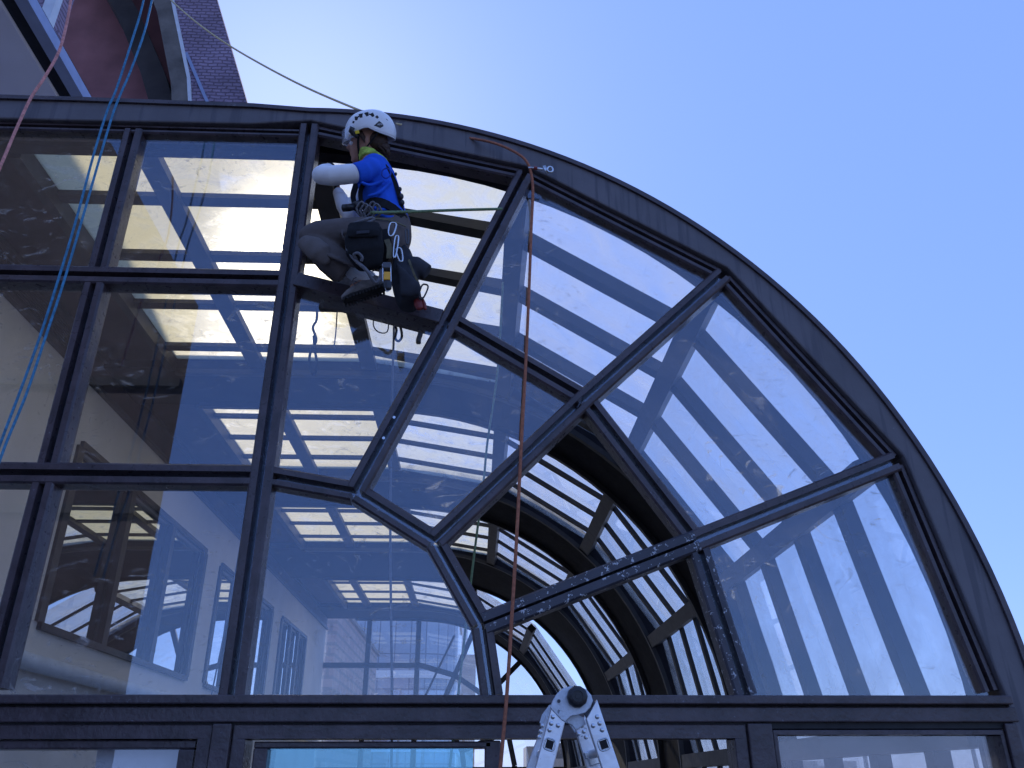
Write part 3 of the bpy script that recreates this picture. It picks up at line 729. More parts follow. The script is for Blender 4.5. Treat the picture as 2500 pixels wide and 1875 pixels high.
# faded round emblem on the shoulder blade
em = MB(); ec = V3(943, 423, -.258); 
ring = [ec + Vector((math.cos(t) * .026, -abs(math.cos(t)) * .002, math.sin(t) * .036)) for t in [2 * math.pi * j / 18 for j in range(19)]]
em.tube(ring, .0045, 6, caps=False); em.build('emblem', 'emblem', PX, smooth=True)
# white sleeves
sv = MB(); L(sv, [(872, 423, -.275), (840, 426, -.275), (808, 429, -.275), (784, 428, -.265)], [.056, .058, .058, .054]); L(sv, [(784, 428, -.265), (792, 420, -.17), (803, 413, -.08)], [.054, .048, .036])
sv.build('sleeve', 'white_fabric', PX, remesh=.007, sm=3)
sv = MB(); L(sv, [(880, 470, .03), (868, 505, .03), (858, 532, .03)], [.05, .052, .05]); L(sv, [(858, 532, .03), (840, 502, .04), (826, 470, .05)], [.05, .05, .036])
for k_ in range(5): 
    c0 = V3(832 + 4 * k_, 478 + 11 * k_, .04); sv.ball(c0, .043, .043, .010)
sv.build('sleeve', 'white_fabric', PX, remesh=.007, sm=2)
# gloves: palm, four curled fingers of different lengths and a thumb
def hand(name, wrist, fwd, palm, mat, curl=1.0, grip=.02):
    fwd = fwd.normalized(); palm = (palm - fwd * palm.dot(fwd)).normalized(); side = fwd.cross(palm)
    h = MB()
    h.loft([wrist - fwd * .03, wrist, wrist + fwd * .045, wrist + fwd * .085], [(.020, .028), (.020, .029), (.017, .040), (.015, .041)], seg=14, side=side)
    for i, ln in enumerate((.072, .082, .076, .060)):
        b0 = wrist + fwd * (.085 - .004 * abs(i - 1)) + side * (-.030 + .020 * i); d = fwd.copy(); pts = [b0]; an = 0
        for j, fr in enumerate((.42, .33, .25)):
            an += (.55 + .08 * i) * curl; dv = fwd * math.cos(an) + palm * math.sin(an); b0 = b0 + dv * ln * fr; pts.append(b0)
        h.loft(pts, [.0098, .0094, .0086, .0075], seg=8, side=side)
    t0 = wrist + fwd * .025 - side * .034
    h.loft([t0 + side * .012, t0 + fwd * .022 - side * .012 + palm * .01, t0 + fwd * .045 - side * .016 + palm * .026, t0 + fwd * .06 - side * .01 + palm * .042], [.014, .0125, .011, .009], seg=8, side=palm)
    return h.build(name, mat, PX, remesh=.0042, sm=1)
hand('glove', V3(804, 408, -.07), Vector((-.35, .75, .25)), Vector((.2, .1, -1)), 'black_fabric', 1.1)
hand('glove', V3(822, 458, .05), Vector((-.15, -.05, 1)), Vector((-.9, .2, 0)), 'black_fabric', 1.0)
# trousers
tr_ = MB()
L(tr_, [(955, 548, -.11), (952, 575, -.11), (946, 606, -.11)], [(.118, .15), (.128, .16), (.115, .16)])
L(tr_, [(945, 585, -.16), NH, (890, 572, -.21), (830, 571, -.225), (775, 574, -.225), NK], [.105, .108, .100, .088, .080, .074])
L(tr_, [NK, (778, 600, -.22), (810, 632, -.215), (838, 652, -.20), (850, 662, -.19)], [.072, .078, .084, .084, .084], dome=False)
L(tr_, [(945, 590, -.06), FH, (860, 590, .05), FK], [.10, .10, .082, .068]); L(tr_, [FK, (800, 640, .16), (830, 668, .2)], [.066, .072, .066])
for k_ in range(6):
    a = random.uniform(0, 1); x = 800 + 14 * k_
    tr_.tube(smoothpts([V3(x - 22, 628 + 6 * k_ - 12, -.285), V3(x, 622 + 6 * k_, -.290), V3(x + 22, 628 + 6 * k_, -.27)], 4), [.003] + [.009] * 7 + [.003], 7)
for k_ in range(4):
    tr_.tube(smoothpts([V3(845 + 16 * k_, 548, -.26), V3(835 + 16 * k_, 570, -.295), V3(845 + 16 * k_, 592, -.28)], 4), [.003] + [.008] * 7 + [.003], 7)
tr_.build('trousers', 'trousers', PX, remesh=.0075, sm=3)
kp = MB(); L(kp, [(742, 590, -.265), (762, 600, -.28), (782, 618, -.285), (797, 640, -.27)], [(.045, .03), (.064, .04), (.066, .04), (.03, .02)])
kp.build('knee_patch', 'knee_pad', PX, remesh=.008, sm=3)
# sock and shoes
MB().loft([V3(862, 660, -.175), V3(882, 674, -.17), V3(900, 682, -.168)], [.052, .050, .05]).build('sock', 'white_fabric', PX, smooth=True)
def shoe(heel, toe, ank, wd=.046):
    heel, toe, ank = V3(*heel), V3(*toe), V3(*ank); d = (toe - heel); ln = d.length; d.normalize()
    s_ = Vector((0, 1, 0)); s_ = (s_ - d * s_.dot(d)).normalized(); u_ = d.cross(s_); 
    if u_.z < 0: u_ = -u_
    up = MB()
    st = [(.0, .045, .034, .038), (.12, .052, .042, .052), (.3, .054, .043, .056), (.5, .046, .042, .047), (.7, .036, .046, .034), (.88, .028, .044, .024), (1, .022, .030, .016)]
    up.loft([heel + d * ln * t + u_ * h for t, h, w_, r_ in st], [(r_, w_) for t, h, w_, r_ in st], seg=16, side=s_)
    up.loft([heel + d * ln * .25 + u_ * .06, ank], [(.050, .042), (.046, .042)], seg=14, side=s_)
    u1 = up.build('shoe', 'shoe', PX, remesh=.006, sm=2)
    so_ = MB(); so_.loft([heel + d * ln * t + u_ * .008 for t in (-.04, .1, .35, .6, .85, 1.02)], [(.014, .038), (.016, .045), (.014, .042), (.014, .047), (.014, .046), (.010, .028)], seg=14, side=s_)
    for i in range(13):
        t = i / 12
        for sg in (-1, 1): so_.obox(heel + d * ln * (t * 1.0) - u_ * .003 + s_ * sg * .028, d * .006, s_ * .014, u_ * .007)
    so_.build('sole', 'sole', u1)
    lc = MB()
    for i in range(5):
        t = .42 + .09 * i; c0 = heel + d * ln * t + u_ * (.098 - .014 * i)
        lc.tube(smoothpts([c0 - s_ * .032 - u_ * .012, c0 + u_ * .004, c0 + s_ * .030 - u_ * .010 + d * .012], 4), .0028, 5)
    c0 = heel + d * ln * .42 + u_ * .102; 
    for a in (0, 1): lc.tube(smoothpts([c0, c0 - s_ * .035 + d * (.02 + .02 * a), c0 - s_ * .05 + d * .05 - u_ * (.02 + .03 * a), c0 - s_ * .052 + d * .02 - u_ * .045], 5), .0026, 5)
    lc.build('laces', 'rope_grey', u1)
shoe((935, 706, -.165), (842, 736, -.165), (892, 678, -.168))
shoe((880, 712, .16), (808, 712, .22), (845, 685, .2))
# helmet
def helm():
    su, sv = 48, 22; vs = []; fs = []
    for j in range(sv + 1):
        for k_ in range(su):
            th = 2 * math.pi * k_ / su; cx = math.cos(th)
            # rim height by direction: front high, dip behind the ear, low at the nape
            rim = -.005 + .016 * max(0, cx) - .062 * max(0, -cx) ** .8 + .018 * math.exp(-((abs(th if th < math.pi else 2 * math.pi - th) - 1.45) / .4) ** 2)
            ph0 = math.asin(max(-.99, min(.99, rim / .135))); ph = ph0 + (math.pi / 2 - ph0) * (j / sv)
            e = .82
            cph = max(0.0, math.cos(ph)); x = .150 * (cph ** e) * math.cos(th) - .005; y = .114 * (cph ** e) * math.sin(th); z = .135 * math.sin(ph)
            if x < 0: x *= 1.04
            vs.append((x, y, z))
    for j in range(sv):
        for k_ in range(su): fs.append((j * su + k_, j * su + (k_ + 1) % su, (j + 1) * su + (k_ + 1) % su, (j + 1) * su + k_))
    return vs, fs
HO = HC + HR @ Vector((-.02, 0, .035)); tilt = Matrix.Rotation(math.radians(9), 3, 'Y')
def hz(v): return HO + HR @ (tilt @ Vector(v))
vs, fs = helm(); hm = MB(); hm.add([hz(v) for v in vs], fs)
helmet = hm.build('helmet', 'helmet', PX, smooth=True)
md = helmet.modifiers.new('s', 'SOLIDIFY'); md.thickness = .007; md.offset = 0
rm = MB(); rim_pts = [hz(v) for v in vs[:48]] + [hz(vs[0])]; rm.tube(rim_pts, .0045, 6, caps=False); rm.build('rim', 'helmet', helmet, smooth=True)
def surf(u, v, off=.005):
    """point on the helmet side: u along front-back in metres, v up in metres"""
    e = .82; z = v; ph = math.asin(max(-.99, min(.99, z / .135))); c_ = max(0.0, math.cos(ph)) ** e
    x = u + .005; k_ = x / (.150 * c_ * (1.04 if x < 0 else 1)); k_ = max(-.98, min(.98, k_)); y = .114 * c_ * math.sqrt(1 - k_ * k_)
    n = Vector((x / .15 ** 2, y / .114 ** 2, z / .135 ** 2)).normalized()
    return hz(Vector((x - .005, y, z)) + n * off)
def decal(name, quads, mat, off=.0052):
    m_ = MB()
    for q_ in quads:
        P = [surf(u, v, off) for u, v in q_]; Q = [surf(u, v, off - .004) for u, v in q_]; n = len(P)
        m_.add(P + Q, [tuple(range(n)), tuple(range(2 * n - 1, n - 1, -1))] + [(i, (i + 1) % n, (i + 1) % n + n, i + n) for i in range(n)])
    return m_.build(name, mat, helmet)
vents = []
for u, v, s_, an in ((.072, .064, .006, .6), (.050, .081, .012, .35), (.034, .088, .004, 0), (.020, .090, .013, .1), (-.016, .090, .013, -.1), (-.031, .086, .004, 0), (-.046, .078, .012, -.35), (-.070, .060, .008, -.6)):
    w_ = .55 if s_ > .01 else .8
    pts = [(-s_, s_), (s_, s_), (s_ * w_, -s_), (-s_ * w_, -s_)]; ca, sa_ = math.cos(an), math.sin(an)
    vents.append([(u + x * ca - y * sa_, v + x * sa_ * -1 * -1 + y * ca) for x, y in pts])
decal('vent', vents, 'black_gap')
decal('side_plate', [[(-.040, .012), (-.076, .034), (-.094, .012), (-.092, .000), (-.072, -.008)]], 'black_plastic')
fc = bpy.data.curves.new('lettering', 'FONT'); fc.body = 'PETZL'; fc.size = .013; fc.extrude = .0003; fc.align_x = 'CENTER'; fc.align_y = 'CENTER'
to = bpy.data.objects.new('lettering_source', fc); COL.objects.link(to)
tme = bpy.data.meshes.new_from_object(to.evaluated_get(bpy.context.evaluated_depsgraph_get())); bpy.data.objects.remove(to)
p0, p1, p2 = surf(-.078, .012, .0065), surf(-.085, .012, .0065), surf(-.078, .018, .0065)
ex = (p1 - p0).normalized(); ey = (p2 - p0); ey = (ey - ex * ey.dot(ex)).normalized()
tm_ = MB(); tm_.add([p0 + ex * v.co.x + ey * v.co.y + ex.cross(ey) * v.co.z for v in tme.vertices], [tuple(p_.vertices) for p_ in tme.polygons])
tm_.build('lettering', 'white_fabric', helmet)
decal('rear_slot', [[(-.118, .045), (-.126, .036), (-.127, .033), (-.119, .042)]], 'black_gap')
# raised crest line
MB().tube([surf(.10 - .01 * i, .078 - .00052 * (i - 9) ** 2 + .026, .002) for i in range(2, 18)], .0022, 6).build('ridge', 'helmet', helmet, smooth=True)
# visor, clip, chin strap
vm = MB()
for sg in (0,):
    rows = 7; cols = 13; P = []
    for j in range(rows):
        for k_ in range(cols):
            th = math.radians(-62 + 124 * k_ / (cols - 1)); z = .045 - .070 * j / (rows - 1); rr_ = .160 + .018 * j / (rows - 1)
            P.append(hz((rr_ * math.cos(th) + .0, .125 * math.sin(th), z)))
    vm.add(P, [(j * cols + k_, j * cols + k_ + 1, (j + 1) * cols + k_ + 1, (j + 1) * cols + k_) for j in range(rows - 1) for k_ in range(cols - 1)])
vo = vm.build('visor', 'visor_glass', PX, smooth=True); md = vo.modifiers.new('s', 'SOLIDIFY'); md.thickness = .003
MB().tube([hz((.085, .118, .03)), hz((.10, .112, .012)), hz((.088, .108, -.012)), hz((.072, .112, -.03))], [.015, .017, .014, .012], 10).build('visor_pivot', 'black_plastic', helmet, smooth=True)
MB().obox(hz((.066, .124, -.006)), HR @ Vector((.012, 0, -.002)), HR @ Vector((0, .006, 0)), HR @ Vector((.002, 0, .010))).build('clip', 'yellow', helmet, bevel=.003)
cs = MB()
def ribbon(m_, pts, wv, th=.003):
    pts = [Vector(p_) for p_ in pts]
    for a, b in zip(pts[:-1], pts[1:]):
        m_.beam(a, b + (b - a).normalized() * .002, wv, th, Vector((0, -1, 0)))
ribbon(cs, smoothpts([hz((.060, .108, -.010)), hp(.048, .084, -.04), hp(.050, .068, -.085), hp(.052, .045, -.128), hp(.055, 0, -.142)], 4), .014)
ribbon(cs, smoothpts([hz((-.055, .105, -.03)), hp(-.01, .088, -.055), hp(.03, .078, -.085), hp(.048, .060, -.105)], 4), .009)
ribbon(cs, smoothpts([hz((.060, -.108, -.010)), hp(.048, -.084, -.04), hp(.050, -.068, -.085), hp(.055, 0, -.142)], 4), .014)
cs.build('chin_strap', 'black_fabric', PX)
er = MB(); er.tube([hp(-.003, .088, -.062), hp(-.001, .089, -.070), hp(-.006, .088, -.076)], .004, 6); er.build('earring', 'steel', PX, smooth=True)
# harness on the body
hs_ = MB()
def loop(m_, c0, rx, ry, tilt_, wv=.03, n=22):
    pts = [c0 + Vector((rx * math.cos(t), ry * math.sin(t), tilt_ * math.cos(t))) for t in [2 * math.pi * i / n for i in range(n + 1)]]
    for a, b in zip(pts[:-1], pts[1:]): m_.beam(a, b, .008, wv, Vector((0, 0, 1)))
loop(hs_, V3(945, 540, -.11), .138, .165, -.06, .055)
ribbon(hs_, smoothpts([V3(918, 395, -.20), V3(940, 405, -.22), V3(962, 440, -.20), V3(975, 480, -.20), V3(983, 520, -.19)], 5), .024, .006)
ribbon(hs_, smoothpts([V3(890, 440, -.20), V3(880, 470, -.20), V3(885, 500, -.21), V3(905, 525, -.22)], 5), .026, .008)
ribbon(hs_, smoothpts([V3(870, 450, -.10), V3(862, 480, -.10), V3(872, 510, -.12), V3(890, 530, -.14)], 5), .03, .02)
hs_.build('harness', 'black_fabric', PX); hs_ = MB(); ribbon(hs_, smoothpts([V3(940, 560, -.30), V3(945, 600, -.31), V3(935, 640, -.28), V3(915, 655, -.2)], 5), .045, .008)
hs_.build('leg_loop', 'black_fabric', PX)
yb_ = MB(); ribbon(yb_, smoothpts([V3(905, 533, -.275), V3(935, 535, -.285), V3(965, 542, -.265), V3(990, 552, -.22)], 5), .010, .004); yb_.build('belt_edging', 'strap', PX); yb_ = MB()
ribbon(yb_, smoothpts([V3(944, 585, -.325), V3(951, 605, -.33), V3(950, 630, -.32)], 5), .030, .005); yb_.build('harness_webbing', 'strap', PX)
pad = MB(); 
for (a, r_) in (((976, 462, -.2), .012), ((979, 480, -.2), .016), ((982, 495, -.2), .014), ((966, 425, -.21), .009)): pad.ball(V3(*a), r_, r_, r_ * 1.3)
pad.build('buckle', 'black_plastic', PX, smooth=True)
# pouches and tools hung on the harness
tp = thing('tool_pouch', 'black tool pouch hanging over the worker\'s hip', 'pouch', V3(895, 660, -.34))
pc = V3(890, 600, -.335); m_ = MB()
L(m_, [(893, 556, -.34), (888, 585, -.35), (892, 615, -.35), (902, 648, -.33)], [(.092, .035), (.105, .05), (.105, .05), (.075, .035)], dome=True)
m_.build('pouch_body', 'black_fabric', tp, remesh=.009, sm=4)
m_ = MB(); L(m_, [(889, 545, -.375), (887, 565, -.392), (887, 578, -.392)], [(.088, .012), (.092, .012), (.090, .010)]); m_.build('flap', 'black_fabric', tp, remesh=.008, sm=2)
m_ = MB(); m_.obox(V3(886, 567, -.405), Vector((.034, 0, .004)), Vector((0, .003, 0)), Vector((0, 0, .010))); m_.build('badge', 'grey_fabric', tp, bevel=.003)
rb = thing('gear_bag', 'dark grey roll-top bag hanging behind the worker over the sill', 'bag', V3(1000, 745, -.16))
m_ = MB(); L(m_, [(990, 612, -.17), (986, 640, -.18), (986, 675, -.19), (993, 710, -.19), (1000, 738, -.185), (1002, 746, -.185)], [(.030, .035), (.062, .06), (.076, .08), (.075, .085), (.070, .085), (.064, .08)], dome=False)
L(m_, [(998, 650, -.20), (1016, 652, -.20), (1034, 660, -.20), (1044, 665, -.20)], [(.055, .06), (.060, .06), (.050, .045), (.046, .040)], dome=False)
L(m_, [(988, 600, -.2), (978, 622, -.2), (992, 640, -.2)], [.012, .03, .04])
for k_ in range(6): m_.tube(smoothpts([V3(968 + 9 * k_, 640 + 9 * k_, -.27), V3(978 + 9 * k_, 676 + 5 * k_, -.275), V3(980 + 8 * k_, 725, -.26)], 4), [.003] + [.012] * 7 + [.003], 7)
m_.build('bag_body', 'grey_fabric', rb, remesh=.008, sm=3)
m_ = MB(); ribbon(m_, [V3(998, 634, -.27), V3(1003, 648, -.275), V3(1012, 672, -.27), V3(1022, 692, -.25)], .012, .004); m_.build('drawcord', 'strap', rb)
def carabiner(label, c0, h, wv, ang, mat, group, gate=None):
    m_ = MB(); R_ = Matrix.Rotation(math.radians(ang), 3, 'Y'); pts = []
    for i in range(25):
        t = 2 * math.pi * i / 24; x = wv * math.copysign(abs(math.cos(t)) ** .6, math.cos(t)); z = h * math.copysign(abs(math.sin(t)) ** .8, math.sin(t)); pts.append(c0 + R_ @ Vector((x * (1 + .25 * math.sin(t)), 0, z)))
    m_.tube(pts, .0048, 8, caps=False); o = tag(m_.build('carabiner', mat, None, smooth=True), label, 'carabiner', group)
    return o
GR = 'carabiners clipped on the harness'
carabiner('silver carabiner hooked highest on the harness beside the pouch', V3(957, 560, -.34), .045, .018, 8, 'steel', GR)
carabiner('long silver carabiner below the topmost one at the hip', V3(966, 602, -.335), .072, .010, 3, 'steel', GR)
carabiner('silver carabiner closest to the grey bag, between webbing and bag', V3(976, 622, -.33), .045, .014, -14, 'steel', GR)
carabiner('dark carabiner holding the red device under the grey bag', V3(1033, 712, -.24), .048, .018, 14, 'black_plastic', GR)
carabiner('thin dull carabiner at the back of the belt', V3(994, 578, -.25), .050, .008, -5, 'dark_plastic', GR)
# rope grab with amber block
ad = thing('rope_grab', 'aluminium rope grab with amber window hanging at the thigh', 'rope grab', V3(944, 712, -.36))
m_ = MB()
for px in (934.5, 954): m_.beam(V3(px, 646, -.36), V3(px + 1, 690, -.36), .006, .02, Vector((0, 1, 0)))
m_.build('side_bar', 'steel', ad, bevel=.002)
MB().obox(V3(944.5, 650, -.36), Vector((.022, 0, 0)), Vector((0, .014, 0)), Vector((0, 0, .018))).build('frame_top', 'dark_plastic', ad, bevel=.004)
MB().obox(V3(945, 676, -.365), Vector((.017, 0, 0)), Vector((0, .014, 0)), Vector((0, 0, .025))).build('amber_block', 'amber', ad, bevel=.004)
MB().loft([V3(946, 690, -.36), V3(947, 704, -.36)], [(.024, .018), (.02, .016)]).build('knob', 'black_plastic', ad, smooth=True)
MB().tube(smoothpts([V3(941, 704, -.37), V3(944, 712, -.37), V3(951, 709, -.37)], 4), .002, 5).build('ring', 'steel', ad)
rd = thing('descender', 'red and black rope device dangling under the grey bag', 'descender', V3(1022, 755, -.22))
m_ = MB(); L(m_, [(1018, 728, -.22), (1022, 742, -.22), (1026, 752, -.22)], [(.020, .016), (.026, .016), (.022, .014)]); L(m_, [(1030, 728, -.22), (1036, 742, -.22), (1038, 754, -.22)], [(.008, .01), (.010, .012), (.009, .01)])
m_.build('handle', 'red', rd, smooth=True); m_ = MB(); m_.beam(V3(1018, 697, -.22), V3(1019, 728, -.22), .014, .01, Vector((0, 1, 0))); m_.build('link', 'steel', rd)
dt = thing('torch', 'short black cylinder clipped at the chest beside the white sleeve', 'torch', V3(850, 510, -.22))
MB().tube([V3(838, 508, -.2), V3(852, 507, -.21), V3(866, 504, -.2)], [.022, .022, .020], 14).build('barrel', 'black_plastic', dt, smooth=True)
MB().tube([V3(866, 504, -.2), V3(880, 500, -.18)], [.028, .03], 14).build('head', 'dark_plastic', dt, smooth=True)
kn = MB()
for i in range(5):
    a = V3(870 + 9 * i, 508 + 5 * (i % 3), -.27); kn.tube(smoothpts([a, a + Vector((.03, -.02, .03)), a + Vector((.06, 0, -.01)), a + Vector((.02, .02, -.035)), a], 5), .006, 6)
kn.tube(smoothpts([V3(856, 548, -.28), V3(880, 540, -.31), V3(905, 532, -.30), V3(912, 536, -.29), V3(885, 548, -.31), V3(858, 556, -.3)], 5), .0085, 6)
tag(kn.build('tool_cluster', 'rope_grey', None, smooth=True), 'tangle of grey cords and hooks at the front of the waist', 'cords')
hg = MB(); hg.tube(smoothpts([V3(846, 592, -.33), V3(850, 612, -.36), V3(868, 636, -.36), V3(895, 660, -.36), V3(915, 690, -.32), V3(928, 678, -.31), V3(930, 660, -.31)], 6), .010, 8)
hg.tube(smoothpts([V3(872, 634, -.36), V3(864, 622, -.38), V3(874, 618, -.39), V3(884, 628, -.38), V3(882, 638, -.37)], 6), .008, 8)
tag(hg.build('lanyard', 'rope_grey', None, smooth=True), 'thick grey lanyard looping under the tool pouch to the ankle', 'lanyard')
gl_ = MB(); gl_.tube(smoothpts([V3(905, 519, -.30), V3(1000, 517, -.2), V3(1110, 513, -.12), V3(1226, 510, -.06)], 6), .0085, 8)
tag(gl_.build('green_rope', 'rope_green', None, smooth=True), 'taut green rope running level from the worker\'s belt to the radial bar', 'rope')
# ------------------------------------------------------------------ ropes on the facade
def rope(name, label, mat, pts, r_, seg=8, sub=10):
    m_ = MB(); P = smoothpts([V3(*p_) if len(p_) == 3 else p_ for p_ in pts], sub)
    m_.tube(P, r_, seg); return tag(m_.build(name, mat, None, smooth=True), label, 'rope')
rope('rope', 'left strand of the doubled blue rope hanging down the left panes', 'rope_blue', [(362, -60, -.5), (346, 20, -.5), (322, 100, -.5), (285, 215, -.5), (262, 270, -.5), (228, 380, -.5), (185, 540, -.5), (140, 690, -.5), (98, 820, -.5), (55, 940, -.5), (0, 1085, -.5), (-60, 1250, -.5)], .0062)
rope('rope', 'right strand of the doubled blue rope hanging down the left panes', 'rope_blue', [(385, -60, -.52), (370, 5, -.52), (352, 80, -.52), (320, 170, -.52), (292, 235, -.52), (275, 280, -.52), (248, 370, -.52), (205, 520, -.52), (155, 690, -.52), (112, 820, -.52), (65, 960, -.52), (12, 1090, -.52), (-45, 1250, -.52)], .0062)
rope('rope', 'pink rope hanging at the far upper left corner', 'rope_pink', [(178, -60, -.7), (172, 5, -.7), (160, 70, -.7), (142, 130, -.7), (108, 190, -.7), (75, 240, -.7), (42, 310, -.7), (10, 385, -.7), (-40, 500, -.7)], .0075)
rope('rope', 'pale rope sagging from the tower to the vault behind the helmet', 'rope_yellow', [(395, -25, 1.6), (417, 0, 1.55), (480, 55, 1.35), (555, 108, 1.1), (640, 158, .85), (740, 210, .55), (850, 258, .2), (960, 300, -.03), (990, 304, -.02)], .008)
rope('rope', 'rust red rope draped over the arch and hanging past the transom', 'rope_red', [(1120, 334, .02), (1165, 340, -.07), (1215, 352, -.10), (1262, 374, -.115), (1286, 395, -.115), (1297, 425, -.10), (1301, 470, -.09), (1297, 560, -.09), (1292, 700, -.09), (1283, 900, -.09), (1272, 1100, -.1), (1262, 1300, -.11), (1250, 1500, -.12), (1237, 1700, -.14), (1221, 1880, -.16), (1205, 2050, -.18)], .0085)
rope('rope', 'thin green rope hanging inside behind the centre panes', 'rope_green', [(1228, 690, .5), (1215, 900, .5), (1190, 1080, .5), (1180, 1180, .5), (1152, 1400, .5), (1118, 1700, .5), (1095, 1900, .5)], .007)
rope('rope', 'thin grey rope hanging inside behind the sill bar', 'rope_grey', [(962, 790, .45), (957, 1000, .45), (953, 1300, .45), (957, 1700, .45), (955, 1900, .45)], .007)
rope('rope', 'grey cord standing in for reflected lines close to the right side of the main mullion', 'rope_grey', [(690, 690, .12), (668, 830, .12), (640, 1000, .12), (612, 1180, .12), (560, 1480, .12), (505, 1750, .12)], .004)  # cord modelled in place of lines mirrored in the glass
# quick link with hanger on the arch
qk = thing('quick_link', 'steel link and hanger plate fixed on the arch holding the red rope', 'shackle', V3(1320, 412, -.1))
MB().tube([V3(1290, 409, -.11), V3(1325, 413, -.11)], .007, 8).build('pin', 'steel', qk, smooth=True)
m_ = MB(); c0 = V3(1343, 414, -.10)
m_.tube([c0 + Vector((.017 * math.cos(t), 0, .021 * math.sin(t))) for t in [2 * math.pi * i / 16 for i in range(17)]], .0065, 8, caps=False); m_.beam(V3(1328, 405, -.09), V3(1336, 423, -.09), .02, .006, Vector((0, 1, 0)))
m_.build('hanger', 'steel', qk, smooth=True)
MB().cyl(V3(1303, 410, -.115), V3(1312, 411, -.115), .011, 8).build('sleeve_nut', 'red', qk)
# slings and tools hanging inside below the sill
def hang(label, pts, r_, mat='rope_grey', nm='sling'):
    m_ = MB(); m_.tube(smoothpts([V3(*p_) for p_ in pts], 6), r_, 7); return tag(m_.build(nm, mat, None, smooth=True), label, 'sling')
hang('black twisted strap hanging left behind the glass under the sill', [(774, 745, .25), (773, 780, .25), (764, 800, .25), (772, 830, .25), (758, 860, .25), (756, 890, .25), (766, 915, .25), (774, 890, .25), (768, 850, .25), (766, 820, .25)], .008, 'black_fabric')
hang('thin cord hanging straight behind the glass under the sill', [(823, 760, .25), (820, 810, .25), (816, 845, .25), (819, 850, .25)], .004)
hang('thin cord bent to a shallow loop behind the glass under the sill', [(914, 765, .25), (912, 795, .25), (925, 811, .25), (945, 810, .25), (950, 780, .25)], .004)
hang('black rope loop hanging behind the glass under the sill', [(961, 785, .25), (968, 805, .25), (965, 825, .25), (973, 833, .25), (981, 822, .25), (978, 800, .25), (970, 788, .25)], .008, 'black_fabric')
hang('rounded dark tool hanging at the right behind the glass under the sill', [(1028, 795, .25), (1026, 815, .25), (1022, 828, .25), (1022, 838, .25)], .016, 'dark_plastic', 'tool')

# ================================================================== LADDER
YL = -.9
LD = thing('ladder', 'aluminium folding ladder with riveted rails and black hinge knob', 'ladder', Vector((V3(1405, 1705, YL).x, S * YL, 0)))
def lp(px, py, Y=YL): return V3(px, py, Y)
KC = lp(1407, 1703)
def rail(top, bot, y, name='rail', w_=.058, th=.026, mat='aluminium'):
    """a rail from its top to the ground, flat side to the viewer"""
    d = (bot - top).normalized(); b2 = top + d * (top.z / -d.z); a = Vector((0, 1, 0)).cross(d).normalized()
    return MB().obox((top + b2) / 2, d * ((b2 - top).length / 2), a * w_ / 2, Vector((0, th / 2, 0))), d, a, top, b2
legs = []
for (tx, ty, bx, by, Y, side) in ((1361, 1750, 1328, 1875, YL, 'L'), (1449, 1750, 1490, 1875, YL, 'R'), (1338, 1785, 1305, 1875, YL + .26, 'l'), (1423, 1780, 1452, 1875, YL + .26, 'r')):
    T, Bt = lp(tx, ty, Y), lp(bx, by, Y); Bt.y = T.y
    near = side in 'LR'
    m_ , d, a, t0, b0 = rail(T, Bt, Y)
    sgn = 1 if side in 'Ll' else -1
    # angled cut at the top: add a wedge
    tipx = a * (-.029 if (a.x > 0) == (side in 'Ll') else .029)
    w0 = t0 - d * .0; hw = a * .029; th = Vector((0, .013, 0))
    out = -1 if side in 'Ll' else 1
    ox = hw if (hw.x * out > 0) else -hw
    pts = [w0 + ox, w0 - ox, w0 + ox - d * .05]
    m_.add([p_ - th for p_ in pts] + [p_ + th for p_ in pts], [(0, 1, 2), (3, 5, 4), (0, 3, 4, 1), (1, 4, 5, 2), (2, 5, 3, 0)])
    rl = m_.build('rail', 'aluminium', LD, bevel=.003)
    legs.append((T, d, a, b0))
    rv = MB(); fr_ = T - Vector((0, .013, 0)); Yr = Y - .0115
    RV = {'L': ((1349.6, 1750), (1345.7, 1766), (1362.5, 1771), (1341.7, 1782)), 'R': ((1458, 1750), (1464, 1765.7), (1448, 1771.8), (1470, 1782)),
          'l': ((1323.6, 1772), (1319.8, 1786), (1316, 1800)), 'r': ((1421, 1772), (1412, 1791.7), (1425.5, 1786), (1430.5, 1800))}[side]
    for ux, uy in RV:
        c_ = V3(ux, uy, Yr); rv.tube([c_ + Vector((0, .002, 0)), c_ + Vector((0, -.003, 0)), c_ + Vector((0, -.0055, 0))], [.0085, .0075, .003], 14)
    rv.build('rivet', 'steel', rl, smooth=True, auto=True)
    if near:
        c_ = V3(1341.7 if side == 'L' else 1474.4, 1817.5, Yr); sq = MB(); 
        n = 24; pts = []
        for i in range(n + 1):
            t = 2 * math.pi * i / n; pts.append(c_ + a * .0185 * math.copysign(abs(math.cos(t)) ** .6, math.cos(t)) + d * .0185 * math.copysign(abs(math.sin(t)) ** .6, math.sin(t)))
        sq.tube(pts, .0028, 6, caps=False); sq.build('rung_collar', 'steel', rl, smooth=True)
        MB().obox(c_ + Vector((0, -.0008, 0)), a * .0125, d * .0135, Vector((0, .0008, 0))).build('rung_socket', 'black_gap', rl, bevel=.0)
